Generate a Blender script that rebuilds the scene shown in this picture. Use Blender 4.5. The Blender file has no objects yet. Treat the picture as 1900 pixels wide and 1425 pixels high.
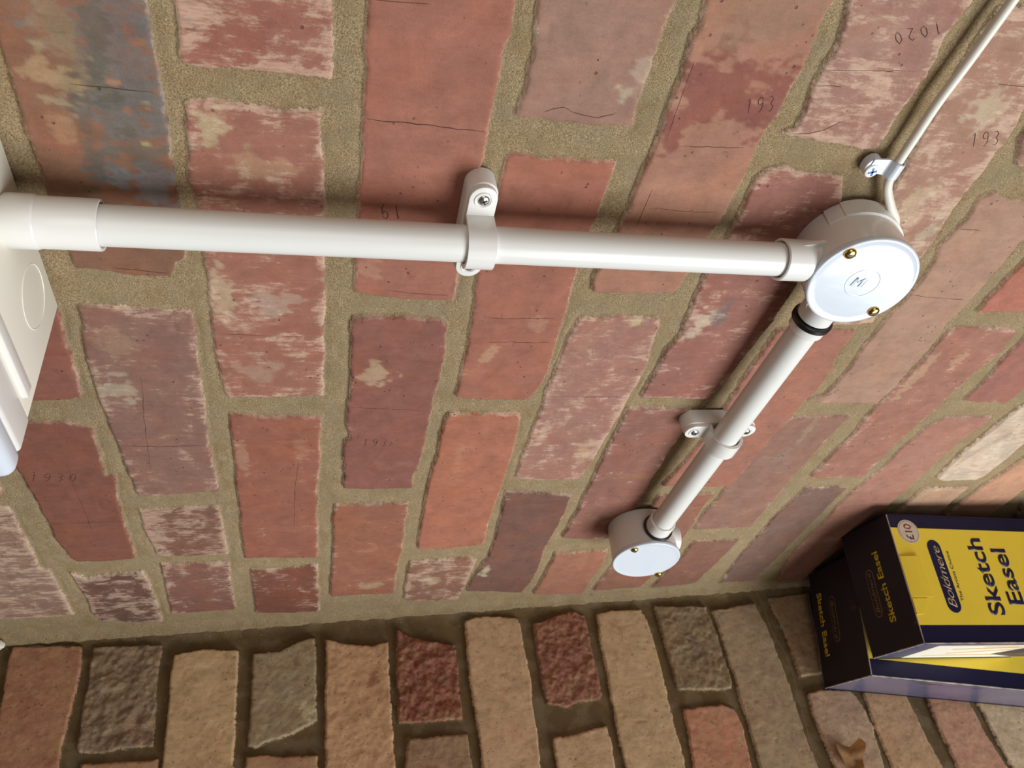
import bpy, bmesh, math
import numpy as np
from mathutils import Vector, Matrix, Euler

# ------------------------------------------------------------------ camera, world, lights, exposure
C = bpy.context.scene.collection
scn = bpy.context.scene
cam_d = bpy.data.cameras.new('camera')
cam = bpy.data.objects.new('camera', cam_d); C.objects.link(cam)
CAM = Vector((0.827372, -0.334612, 0.008704))
RIGHT = Vector((0.203477, -0.157379, -0.966348))
DOWN = Vector((-0.620335, -0.784332, -0.002884))
FWD = Vector((-0.757484, 0.600046, -0.257222))
m = Matrix((RIGHT, -DOWN, -FWD)).transposed().to_4x4()
m.translation = CAM
cam.matrix_world = m
cam_d.sensor_width = 36.0
cam_d.lens = 36.0 * 1441.37 / 1900.0
cam_d.clip_start = 0.01; cam_d.clip_end = 60
cam_d.dof.use_dof = True
cam_d.dof.focus_distance = 0.46
cam_d.dof.aperture_fstop = 26.0
scn.camera = cam
scn.view_settings.view_transform = 'Standard'
scn.view_settings.look = 'None'
scn.view_settings.gamma = 1.0
scn.view_settings.use_curve_mapping = False
scn.view_settings.exposure = 0.0

w = bpy.data.worlds.new('world'); scn.world = w; w.use_nodes = True
bg = w.node_tree.nodes['Background']
bg.inputs[0].default_value = (1.0, 0.90, 0.78, 1)
bg.inputs[1].default_value = 0.06

def area(name, loc, target, sx, sy, power, col):
    d = bpy.data.lights.new(name, 'AREA'); d.shape = 'RECTANGLE'; d.size = sx; d.size_y = sy
    d.energy = power; d.color = col
    o = bpy.data.objects.new(name, d); C.objects.link(o)
    o.location = loc
    o.rotation_euler = (Vector(target) - Vector(loc)).to_track_quat('-Z', 'Y').to_euler()
    return o
# key lamp: daylight through the open side of the porch: beyond the short return wall, and low
area('daylight_opening', (0.30, -2.1, -1.35), (0.3, 0, -0.2), 1.9, 1.2, 82, (0.95, 0.98, 1.0))
area('side_fill', (2.3, -1.5, 0.0), (0.2, 0, -0.3), 1.2, 1.2, 9, (1.0, 0.92, 0.82))  # unseen warm fill lamp added to brighten the return wall

# ------------------------------------------------------------------ helpers
def tag(o, label=None, cat=None, group=None, kind=None):
    if label: o['label'] = label
    if cat: o['category'] = cat
    if group: o['group'] = group
    if kind: o['kind'] = kind
    return o
def thing(name, label, cat, loc=(0, 0, 0), group=None):
    o = bpy.data.objects.new(name, None); C.objects.link(o); o.location = loc
    o.empty_display_size = 0.02
    return tag(o, label, cat, group)
def part(name, bm, mat, parent=None, smooth=True, angle=35):
    me = bpy.data.meshes.new(name)
    bmesh.ops.recalc_face_normals(bm, faces=bm.faces)
    bm.to_mesh(me); bm.free()
    o = bpy.data.objects.new(name, me); C.objects.link(o)
    me.materials.append(mat)
    if smooth:
        me.polygons.foreach_set('use_smooth', [True] * len(me.polygons))
        me.set_sharp_from_angle(angle=math.radians(angle))
    if parent:
        o.parent = parent
        root = parent
        off = Vector((0, 0, 0))
        while root: off += root.location; root = root.parent
        me.transform(Matrix.Translation(-off))      # geometry is written in world coordinates
    return o
def base_at(o):
    """top-level mesh: move its origin to its bounding-box centre"""
    me = o.data
    n = len(me.vertices); a = np.empty(n * 3, np.float32); me.vertices.foreach_get('co', a); a = a.reshape(-1, 3)
    c = Vector([float(v) for v in (a.min(0) + a.max(0)) / 2])
    me.transform(Matrix.Translation(-c)); o.location = c
    return o

def frame(axis, up=(0, -1, 0)):
    """basis with local Z = axis"""
    z = Vector(axis).normalized(); u = Vector(up)
    x = u - z * u.dot(z)
    if x.length < 1e-5: x = Vector((1, 0, 0)) - z * z.x
    x.normalize(); y = z.cross(x)
    return Matrix((x, y, z)).transposed()
def lathe(bm, o, axis, prof, seg=64, up=(0, -1, 0), close=False, rib=None):
    """prof: (distance along axis, radius)"""
    F = frame(axis, up); o = Vector(o); rings = []
    for (t, r) in prof:
        if r <= 1e-7:
            rings.append([bm.verts.new(o + F @ Vector((0, 0, t)))]); continue
        ring = []
        for k in range(seg):
            a = 2 * math.pi * k / seg
            rr = r
            if rib and rib[0] <= t <= rib[1]: rr = r + (rib[2] if k % 2 else 0)
            ring.append(bm.verts.new(o + F @ Vector((rr * math.cos(a), rr * math.sin(a), t))))
        rings.append(ring)
    for A, B in zip(rings[:-1], rings[1:]):
        if len(A) == 1 and len(B) == 1: continue
        if len(A) == 1:
            for k in range(seg): bm.faces.new((A[0], B[k], B[(k + 1) % seg]))
        elif len(B) == 1:
            for k in range(seg): bm.faces.new((A[k], A[(k + 1) % seg], B[0]))
        else:
            for k in range(seg): bm.faces.new((A[k], A[(k + 1) % seg], B[(k + 1) % seg], B[k]))
    return rings
def tube(bm, pts, r, seg=20, cap=True):
    pts = [Vector(p) for p in pts]; rings = []
    prev = None
    for i, p in enumerate(pts):
        t = (pts[min(i + 1, len(pts) - 1)] - pts[max(i - 1, 0)]).normalized()
        if prev is None: F = frame(t); x = F.col[0]
        else:
            x = prev - t * prev.dot(t); x.normalize()
        prev = x; y = t.cross(x)
        rr = r[i] if isinstance(r, (list, tuple)) else r
        rings.append([bm.verts.new(p + rr * (x * math.cos(2 * math.pi * k / seg) + y * math.sin(2 * math.pi * k / seg))) for k in range(seg)])
    for A, B in zip(rings[:-1], rings[1:]):
        for k in range(seg): bm.faces.new((A[k], A[(k + 1) % seg], B[(k + 1) % seg], B[k]))
    if cap:
        bm.faces.new(rings[0]); bm.faces.new(rings[-1])
def spline(P, n=10):
    P = [Vector(p) for p in P]; out = []
    Q = [P[0] * 2 - P[1]] + P + [P[-1] * 2 - P[-2]]
    for i in range(1, len(Q) - 2):
        a, b, c, d = Q[i - 1:i + 3]
        for k in range(n):
            t = k / n
            out.append(0.5 * ((2 * b) + (c - a) * t + (2 * a - 5 * b + 4 * c - d) * t * t + (3 * b - a - 3 * c + d) * t ** 3))
    out.append(P[-1]); return out
def extrude_poly(bm, pts, fn, h0, h1, bev=0.0, nb=3):
    """pts: 2-D outline; fn(u,v,h) -> world; solid between heights h0 and h1 with a rounded top edge of size bev"""
    n = len(pts); P = [Vector(p) for p in pts]
    area_ = sum(P[i].x * P[(i + 1) % n].y - P[(i + 1) % n].x * P[i].y for i in range(n))
    if area_ < 0: P.reverse()
    def inset(d):
        out = []
        for i in range(n):
            e1 = (P[i] - P[i - 1]).normalized(); e2 = (P[(i + 1) % n] - P[i]).normalized()
            n1 = Vector((-e1.y, e1.x)); n2 = Vector((-e2.y, e2.x)); nn = n1 + n2
            if nn.length < 1e-4: nn = n1
            nn.normalize(); k = d / max(0.5, nn.dot(n1))
            out.append(P[i] + nn * k)
        return out
    levels = [(h0, 0.0), (h1 - bev if bev else h1, 0.0)]
    if bev:
        s = 1 if h1 > h0 else -1
        levels[1] = (h1 - s * bev, 0.0)
        for k in range(1, nb + 1):
            a = math.pi / 2 * k / nb
            levels.append((h1 - s * bev + s * bev * math.sin(a), bev * (1 - math.cos(a))))
    rings = [[bm.verts.new(fn(q.x, q.y, h)) for q in inset(d)] for h, d in levels]
    for A, B in zip(rings[:-1], rings[1:]):
        for k in range(n): bm.faces.new((A[k], A[(k + 1) % n], B[(k + 1) % n], B[k]))
    bm.faces.new(rings[0]); bm.faces.new(rings[-1])
def stadium(cu, cv, L, r, ang=0, n=12):
    out = []
    for s in (0, 1):
        for k in range(n + 1):
            a = math.pi * k / n - math.pi / 2 + (0 if s == 0 else math.pi)
            u = (L / 2 if s == 0 else -L / 2) + r * math.cos(a); v = r * math.sin(a)
            out.append((cu + u * math.cos(ang) - v * math.sin(ang), cv + u * math.sin(ang) + v * math.cos(ang)))
    return out

# ------------------------------------------------------------------ materials
def lin(c):
    return tuple(((v / 255) / 12.92 if v <= 10.3 else ((v / 255 + 0.055) / 1.055) ** 2.4) for v in c)
def mat(name, col, rough=0.5, metal=0.0, var=0.04, scale=60, bump=0.0, bscale=400, spec=0.5, coat=0.0, dirt=None):
    m = bpy.data.materials.new(name); m.use_nodes = True
    nt = m.node_tree; N = nt.nodes; L = nt.links; b = N['Principled BSDF']
    tc = N.new('ShaderNodeTexCoord')
    nz = N.new('ShaderNodeTexNoise'); nz.inputs['Scale'].default_value = scale; nz.inputs['Detail'].default_value = 5
    L.new(tc.outputs['Object'], nz.inputs['Vector'])
    mr = N.new('ShaderNodeMapRange'); mr.inputs['From Min'].default_value = 0.25; mr.inputs['From Max'].default_value = 0.75
    mr.inputs['To Min'].default_value = 1 - var; mr.inputs['To Max'].default_value = 1 + var
    L.new(nz.outputs['Fac'], mr.inputs['Value'])
    mx = N.new('ShaderNodeVectorMath'); mx.operation = 'SCALE'; mx.inputs[0].default_value = col
    L.new(mr.outputs['Result'], mx.inputs['Scale'])
    out = mx.outputs[0]
    if dirt:
        n2 = N.new('ShaderNodeTexNoise'); n2.inputs['Scale'].default_value = dirt[1]; n2.inputs['Detail'].default_value = 8
        n2.inputs['Roughness'].default_value = 0.7
        L.new(tc.outputs['Object'], n2.inputs['Vector'])
        r2 = N.new('ShaderNodeMapRange'); r2.inputs['From Min'].default_value = dirt[2]; r2.inputs['From Max'].default_value = dirt[2] + 0.1
        L.new(n2.outputs['Fac'], r2.inputs['Value'])
        m2 = N.new('ShaderNodeMath'); m2.operation = 'MULTIPLY'; m2.inputs[1].default_value = dirt[3]
        L.new(r2.outputs['Result'], m2.inputs[0])
        mm_ = N.new('ShaderNodeMix'); mm_.data_type = 'RGBA'; L.new(m2.outputs[0], mm_.inputs[0])
        L.new(out, mm_.inputs[6]); mm_.inputs[7].default_value = (*dirt[0], 1); out = mm_.outputs[2]
    L.new(out, b.inputs['Base Color'])
    b.inputs['Roughness'].default_value = rough; b.inputs['Metallic'].default_value = metal
    b.inputs['Specular IOR Level'].default_value = spec; b.inputs['Coat Weight'].default_value = coat
    b.inputs['Coat Roughness'].default_value = 0.15
    if bump:
        n3 = N.new('ShaderNodeTexNoise'); n3.inputs['Scale'].default_value = bscale; n3.inputs['Detail'].default_value = 3
        L.new(tc.outputs['Object'], n3.inputs['Vector'])
        bp = N.new('ShaderNodeBump'); bp.inputs['Strength'].default_value = bump; bp.inputs['Distance'].default_value = 0.0005
        L.new(n3.outputs['Fac'], bp.inputs['Height']); L.new(bp.outputs['Normal'], b.inputs['Normal'])
    return m
PVC = mat('white_pvc', lin((226, 225, 220)), 0.30, var=0.012, scale=25, bump=0.06, bscale=300, dirt=(lin((150, 130, 100)), 260, 0.70, 0.6))
PVC2 = mat('white_moulded_plastic', lin((228, 226, 221)), 0.22, var=0.01, scale=25, bump=0.05, bscale=200, dirt=(lin((130, 105, 80)), 180, 0.72, 0.5))
PVCL = mat('glossy_white_plastic', lin((210, 218, 227)), 0.13, var=0.01, scale=18, bump=0.22, bscale=70)
CREAM = mat('cream_plastic', lin((240, 236, 222)), 0.38, var=0.012, scale=15, bump=0.05, bscale=900)
CABLE = mat('cable_sheath', lin((222, 218, 206)), 0.42, var=0.02, scale=40)
RUBBER = mat('black_rubber', lin((22, 22, 24)), 0.35, var=0.1)
ZINC = mat('zinc_plated_steel', (0.78, 0.80, 0.82), 0.22, metal=1.0, var=0.08, scale=900)
BRASS = mat('brass', lin((226, 186, 96)), 0.2, metal=1.0, var=0.06, scale=700)
SLOT = mat('dark_slot', lin((60, 50, 35)), 0.5, var=0.1)
NAVY = mat('navy_print', lin((27, 25, 54)), 0.36, var=0.12, scale=40, spec=0.3, bump=0.15, bscale=60)
NAVYD = mat('navy_card', lin((38, 31, 42)), 0.46, var=0.15, scale=50, spec=0.3, dirt=(lin((112, 84, 62)), 34, 0.60, 0.5), bump=0.15, bscale=60)
GLOSSN = mat('glossy_navy_side', lin((86, 82, 104)), 0.25, var=0.15, scale=30, bump=0.3, bscale=50, dirt=(lin((60, 50, 85)), 45, 0.56, 0.6))
YEL = mat('yellow_print', lin((236, 206, 66)), 0.4, var=0.04, scale=30, bump=0.1, bscale=90)
INK = mat('navy_ink', lin((24, 24, 62)), 0.4, var=0.05)
GOLD = mat('gold_ink', lin((150, 118, 70)), 0.4, var=0.1)
YTXT = mat('yellow_ink', lin((214, 186, 40)), 0.4, var=0.05)
WHITEP = mat('white_print', lin((232, 226, 210)), 0.35, var=0.03)
TANP = mat('tan_print', lin((206, 160, 92)), 0.4, var=0.1, scale=120)
STICK = mat('sticker_paper', lin((205, 190, 170)), 0.45, var=0.05, scale=200, dirt=(lin((170, 110, 80)), 160, 0.55, 0.5))
REDI = mat('red_ink', lin((150, 80, 60)), 0.45, var=0.1)
EDGE = mat('worn_card_edge', lin((170, 160, 150)), 0.8, var=0.2, scale=300)
LEAF = mat('dry_leaf', lin((190, 150, 100)), 0.7, var=0.2, scale=200)
WEB = mat('cobweb', lin((150, 132, 104)), 0.7, var=0.1)
MAIN_BRICKS = [
((138,88,66),0.12,0,[(664,129),(672,72),(655,72),(634,72),(602,71),(583,71),(554,71),(522,71),(512,72),(509,77),(499,81),(499,99),(503,128),(517,129),(554,130),(598,131),(625,131)]),
((146,96,86),0.35,0,[(472,133),(474,121),(471,73),(457,72),(422,74),(400,74),(364,75),(330,76),(294,74),(268,73),(266,104),(264,132),(266,133),(304,134),(342,135),(361,136),(383,138),(400,137),(436,136),(455,134)]),
((135,85,68),0.55,0,[(241,135),(243,106),(243,76),(199,75),(159,75),(157,107),(162,133),(176,133),(210,136)]),
((135,82,72),0.4,0,[(145,131),(142,75),(91,76),(36,76),(37,136),(76,135)]),
((148,80,66),0.12,0,[(477,160),(484,144),(466,144),(450,145),(431,145),(410,146),(391,147),(388,154),(387,166),(388,184),(391,210),(475,201)]),
((138,75,58),0.12,0,[(366,205),(364,184),(362,162),(355,147),(333,148),(305,150),(294,150),(294,144),(263,147),(238,148),(197,149),(160,150),(158,172),(160,196),(169,199),(203,203),(229,202),(255,202),(286,203),(302,204),(321,204),(344,205)]),
((112,72,62),0.55,0,[(138,205),(126,195),(134,148),(108,146),(65,146),(19,146),(24,176),(33,201),(50,205),(87,202),(111,205)]),
((146,106,92),0.55,0,[(255,256),(253,229),(252,223),(231,223),(205,224),(177,224),(147,226),(144,220),(107,220),(65,220),(49,220),(49,255),(51,281),(65,341),(257,289)]),
((165,92,78),0.55,0,[(669,60),(678,-1),(665,-1),(641,-2),(628,-2),(627,-1),(628,6),(629,25),(628,36),(627,47),(628,60),(629,61),(631,62),(643,61),(656,61)]),
((166,96,80),0.45,0,[(607,63),(609,60),(611,54),(610,42),(610,25),(609,14),(611,2),(590,1),(573,0),(549,-1),(522,-1),(483,-2),(444,-3),(389,-3),(387,32),(387,58),(389,60),(417,62),(438,63),(467,62),(490,62),(520,62),(551,62),(566,65),(577,64),(593,63)]),
((160,85,64),0.22,0,[(369,59),(366,40),(366,-2),(313,-3),(274,-1),(221,-1),(144,-2),(147,26),(150,61),(168,62),(226,60),(277,60),(330,59),(350,60)]),
((128,68,50),0.35,0,[(123,57),(124,26),(127,-3),(66,-5),(18,-6),(19,28),(24,57),(63,57),(88,57)]),
((168,94,76),0.04,0,[(680,-17),(689,-81),(675,-80),(660,-80),(648,-79),(645,-79),(636,-79),(622,-80),(610,-80),(591,-80),(573,-80),(547,-80),(514,-80),(501,-81),(486,-81),(487,-53),(489,-33),(491,-19),(519,-18),(535,-18),(550,-19),(575,-19),(598,-18),(616,-18),(635,-18),(647,-16),(655,-17),(667,-17)]),
((146,80,70),0.15,0,[(471,-20),(471,-51),(469,-75),(465,-79),(441,-81),(412,-82),(391,-80),(354,-80),(325,-80),(302,-80),(286,-78),(265,-78),(265,-49),(268,-21),(289,-22),(320,-20),(335,-20),(338,-24),(355,-21),(382,-21),(412,-21),(445,-19)]),
((158,88,64),0.25,0,[(238,-16),(238,-51),(238,-77),(224,-78),(195,-78),(152,-80),(93,-80),(54,-81),(56,-53),(56,-17),(159,-16),(220,-15)]),
((163,112,98),0.22,0,[(690,-89),(699,-154),(685,-154),(672,-152),(658,-152),(645,-153),(633,-153),(619,-154),(618,-138),(617,-121),(617,-107),(618,-93),(623,-93),(632,-94),(641,-93),(651,-93),(657,-92),(671,-90)]),
((168,92,72),0.12,0,[(593,-91),(596,-95),(595,-109),(595,-124),(595,-139),(597,-153),(587,-154),(568,-154),(548,-153),(518,-153),(495,-155),(470,-156),(445,-157),(419,-158),(403,-157),(389,-153),(385,-149),(386,-118),(389,-96),(412,-96),(430,-96),(463,-95),(487,-94),(515,-91),(540,-90),(567,-93)]),
((178,96,68),0.12,0,[(368,-95),(369,-109),(367,-149),(346,-152),(315,-154),(291,-154),(265,-155),(218,-156),(187,-157),(154,-158),(149,-124),(150,-95),(161,-94),(213,-93),(268,-91),(310,-93),(340,-91),(361,-92)]),
((145,92,74),0.5,0,[(122,-92),(126,-149),(117,-158),(62,-157),(25,-154),(23,-124),(35,-93),(91,-91)]),
((172,110,88),0.12,0,[(700,-166),(709,-226),(695,-230),(687,-229),(675,-230),(667,-231),(657,-232),(644,-231),(633,-231),(625,-229),(611,-229),(597,-231),(582,-231),(564,-230),(541,-228),(519,-226),(508,-226),(501,-222),(499,-209),(499,-187),(500,-168),(510,-166),(519,-166),(545,-168),(566,-171),(581,-169),(588,-170),(595,-170),(606,-171),(619,-170),(629,-170),(644,-170),(655,-169),(668,-167),(674,-169),(683,-168)]),
((168,108,96),0.45,0,[(475,-168),(476,-194),(477,-222),(469,-226),(456,-227),(426,-232),(401,-232),(380,-231),(359,-231),(332,-230),(304,-229),(279,-227),(268,-222),(269,-188),(274,-166),(307,-164),(330,-164),(353,-164),(374,-165),(397,-163),(413,-164),(431,-164),(454,-164),(470,-166)]),
((122,76,66),0.12,0,[(251,-162),(249,-192),(242,-224),(207,-226),(175,-226),(135,-225),(98,-229),(58,-229),(31,-225),(39,-194),(44,-160),(81,-162),(124,-169),(164,-169),(212,-166)]),
((168,110,98),0.5,0,[(710,-232),(719,-300),(706,-301),(697,-300),(687,-300),(676,-302),(665,-304),(654,-303),(642,-301),(629,-303),(619,-303),(619,-293),(621,-275),(622,-257),(623,-240),(627,-246),(635,-246),(643,-245),(653,-244),(661,-244),(672,-244),(680,-242),(689,-240)]),
((158,92,82),0.42,0,[(600,-245),(603,-254),(600,-262),(599,-270),(600,-280),(599,-293),(584,-301),(563,-305),(539,-308),(510,-310),(480,-310),(455,-307),(430,-305),(407,-304),(387,-299),(388,-269),(388,-241),(401,-241),(420,-243),(444,-242),(462,-246),(478,-243),(494,-242),(518,-240),(546,-241),(565,-241),(581,-240),(592,-240)]),
((150,90,78),0.3,0,[(373,-235),(374,-260),(369,-299),(339,-297),(310,-295),(275,-295),(227,-299),(196,-296),(151,-299),(154,-266),(160,-237),(185,-238),(211,-239),(241,-238),(269,-237),(295,-237),(320,-236),(351,-236)]),
((165,98,74),0.15,0,[(124,-240),(125,-297),(88,-303),(51,-300),(14,-301),(26,-240),(56,-242),(96,-241)]),
((172,118,100),0.5,0,[(702,-320),(706,-350),(672,-371),(654,-377),(638,-382),(626,-382),(614,-383),(597,-383),(584,-383),(569,-386),(556,-388),(536,-389),(511,-389),(478,-393),(475,-379),(475,-360),(509,-355),(543,-346),(574,-336),(596,-332),(615,-329),(638,-325),(656,-324),(676,-322),(691,-320)]),
((168,98,80),0.12,0,[(468,-320),(469,-352),(469,-384),(447,-384),(422,-390),(397,-392),(379,-389),(356,-389),(332,-386),(298,-384),(271,-384),(247,-381),(249,-346),(253,-310),(274,-314),(296,-318),(334,-321),(380,-320),(417,-319),(452,-319)]),
((148,90,70),0.15,0,[(234,-314),(234,-372),(201,-372),(161,-377),(105,-381),(65,-376),(23,-372),(23,-311),(73,-315),(144,-314),(178,-316)]),
((174,124,104),0.1,0,[(592,-398),(596,-407),(593,-417),(591,-434),(624,-440),(609,-458),(563,-459),(559,-456),(529,-459),(517,-459),(501,-460),(477,-458),(449,-462),(421,-463),(397,-464),(380,-461),(379,-426),(382,-393),(390,-404),(407,-406),(427,-406),(454,-403),(484,-403),(501,-405),(522,-406),(537,-404),(551,-397),(565,-398),(575,-401)]),
((150,95,80),0.3,0,[(633,-392),(680,-386),(659,-426),(615,-435),(617,-404)]),
((150,100,86),0.2,0,[(358,-388),(360,-405),(359,-448),(339,-445),(302,-445),(277,-446),(248,-445),(225,-447),(189,-447),(162,-447),(161,-414),(162,-381),(200,-378),(221,-381),(249,-380),(274,-383),(318,-384),(348,-386)]),
((138,85,70),0.2,0,[(135,-394),(132,-447),(77,-446),(24,-441),(17,-387),(77,-392)]),
((180,95,74),0.1,0,[(544,-475),(524,-474),(499,-475),(491,-476),(493,-489),(494,-517),(498,-545),(565,-530),(595,-490)]),
((165,100,84),0.3,0,[(472,-467),(475,-479),(474,-504),(474,-525),(469,-533),(448,-535),(422,-532),(394,-530),(372,-530),(342,-527),(315,-525),(292,-526),(258,-526),(258,-494),(261,-465),(278,-466),(308,-465),(330,-468),(362,-464),(382,-466),(413,-467),(426,-468),(456,-467)]),
((128,90,80),0.2,0,[(238,-471),(238,-522),(216,-521),(189,-522),(151,-521),(103,-523),(67,-523),(7,-525),(14,-477),(98,-469),(147,-468),(190,-467)]),
((160,90,80),0.2,0,[(382,-551),(408,-551),(436,-546),(463,-545),(529,-536),(509,-598),(459,-598),(395,-601),(379,-599)]),
((172,108,92),0.22,0,[(346,-546),(355,-551),(357,-577),(357,-602),(344,-603),(321,-596),(296,-596),(257,-598),(216,-597),(139,-601),(65,-595),(-4,-596),(2,-562),(79,-540),(118,-539),(160,-538),(196,-533),(237,-535),(272,-540),(300,-539),(340,-541)]),
((195,165,150),0.6,0,[(372,-621),(338,-618),(298,-614),(251,-621),(245,-629),(245,-674),(252,-680),(288,-679),(314,-677),(381,-679),(424,-638)]),
((190,140,112),0.2,0,[(229,-618),(228,-677),(201,-679),(125,-684),(46,-693),(59,-644),(150,-623)]),
((195,132,102),0.2,0,[(285,-705),(360,-700),(293,-765),(220,-759),(193,-761),(103,-763),(109,-703),(194,-695),(230,-696)]),
((170,112,88),0.2,0,[(185,-790),(261,-796),(82,-970),(96,-835)])]
SIDE_BRICKS = [
((120,95,70),0.2,0,[(6,320),(8,294),(36,292),(120,294),(113,353),(3,348)]),
((145,92,66),0.08,0.15,[(6,283),(6,256),(10,222),(33,219),(53,220),(73,221),(92,223),(110,223),(129,222),(122,278),(76,280),(52,281),(22,283)]),
((115,94,76),0.05,1,[(12,211),(14,173),(16,148),(23,147),(50,149),(75,147),(95,145),(112,145),(111,165),(112,188),(110,208),(103,210),(79,211),(54,210),(28,211)]),
((150,105,75),0.05,0.1,[(121,204),(124,140),(165,136),(156,209)]),
((166,130,92),0.05,0.15,[(27,134),(24,106),(27,75),(29,74),(67,73),(103,73),(146,73),(139,136),(96,135),(56,136)]),
((128,108,84),0.1,0.3,[(32,60),(31,33),(24,17),(21,-1),(30,-2),(75,-3),(103,-3),(113,19),(120,43),(124,53),(121,61),(99,59),(69,59)]),
((152,108,78),0.05,0.1,[(130,62),(137,-4),(183,-5),(174,63)]),
((166,120,84),0.06,0.3,[(23,-13),(31,-38),(35,-60),(31,-78),(60,-77),(93,-77),(119,-77),(163,-77),(156,-11),(112,-11),(59,-13)]),
((112,54,40),0.05,1,[(17,-88),(27,-101),(35,-124),(40,-150),(72,-149),(100,-149),(118,-148),(117,-116),(115,-84),(72,-85)]),
((128,95,72),0.05,0.2,[(131,-92),(133,-152),(172,-153),(201,-152),(193,-88),(164,-85)]),
((166,126,95),0.06,0.12,[(14,-164),(11,-187),(15,-224),(22,-226),(49,-226),(85,-227),(113,-225),(145,-225),(180,-222),(174,-163),(123,-163),(73,-161)]),
((118,64,48),0.05,1,[(23,-241),(21,-255),(12,-289),(18,-303),(31,-304),(62,-304),(86,-304),(108,-305),(113,-301),(113,-280),(116,-260),(112,-240),(86,-240),(51,-240)]),
((162,125,94),0.05,0.15,[(147,-241),(144,-273),(140,-301),(153,-303),(190,-300),(209,-298),(202,-237)]),
((162,128,94),0.06,0.12,[(19,-319),(16,-334),(17,-375),(37,-380),(81,-380),(117,-379),(162,-378),(199,-378),(191,-312),(144,-312),(99,-314),(57,-315)]),
((112,92,68),0.05,0.6,[(15,-393),(20,-459),(37,-460),(63,-461),(94,-461),(116,-458),(117,-446),(112,-394),(94,-393),(51,-393)]),
((158,98,72),0.05,0.15,[(133,-394),(133,-440),(139,-455),(159,-457),(207,-452),(228,-450),(220,-384)]),
((134,108,84),0.05,0.15,[(25,-466),(20,-525),(51,-531),(94,-532),(130,-532),(172,-529),(216,-530),(209,-463),(173,-464),(140,-464),(80,-467)]),
((120,92,68),0.05,0.3,[(15,-545),(13,-604),(80,-589),(111,-578),(112,-549),(64,-551)]),
((150,115,94),0.05,0.15,[(132,-551),(128,-570),(132,-606),(147,-613),(173,-617),(214,-610),(231,-608),(224,-550),(210,-550),(182,-549),(152,-548)]),
((162,118,84),0.05,0.15,[(71,-631),(76,-691),(148,-678),(176,-679),(209,-682),(240,-685),(233,-622),(216,-621),(179,-620),(137,-623)]),
((166,110,86),0.05,0.15,[(91,-715),(96,-776),(158,-759),(193,-760),(232,-766),(250,-768),(242,-706),(228,-703),(182,-702),(148,-704)]),
((176,145,115),0.05,0.15,[(111,-784),(116,-847),(175,-840),(253,-847),(251,-775),(195,-772),(161,-771)])]
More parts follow.
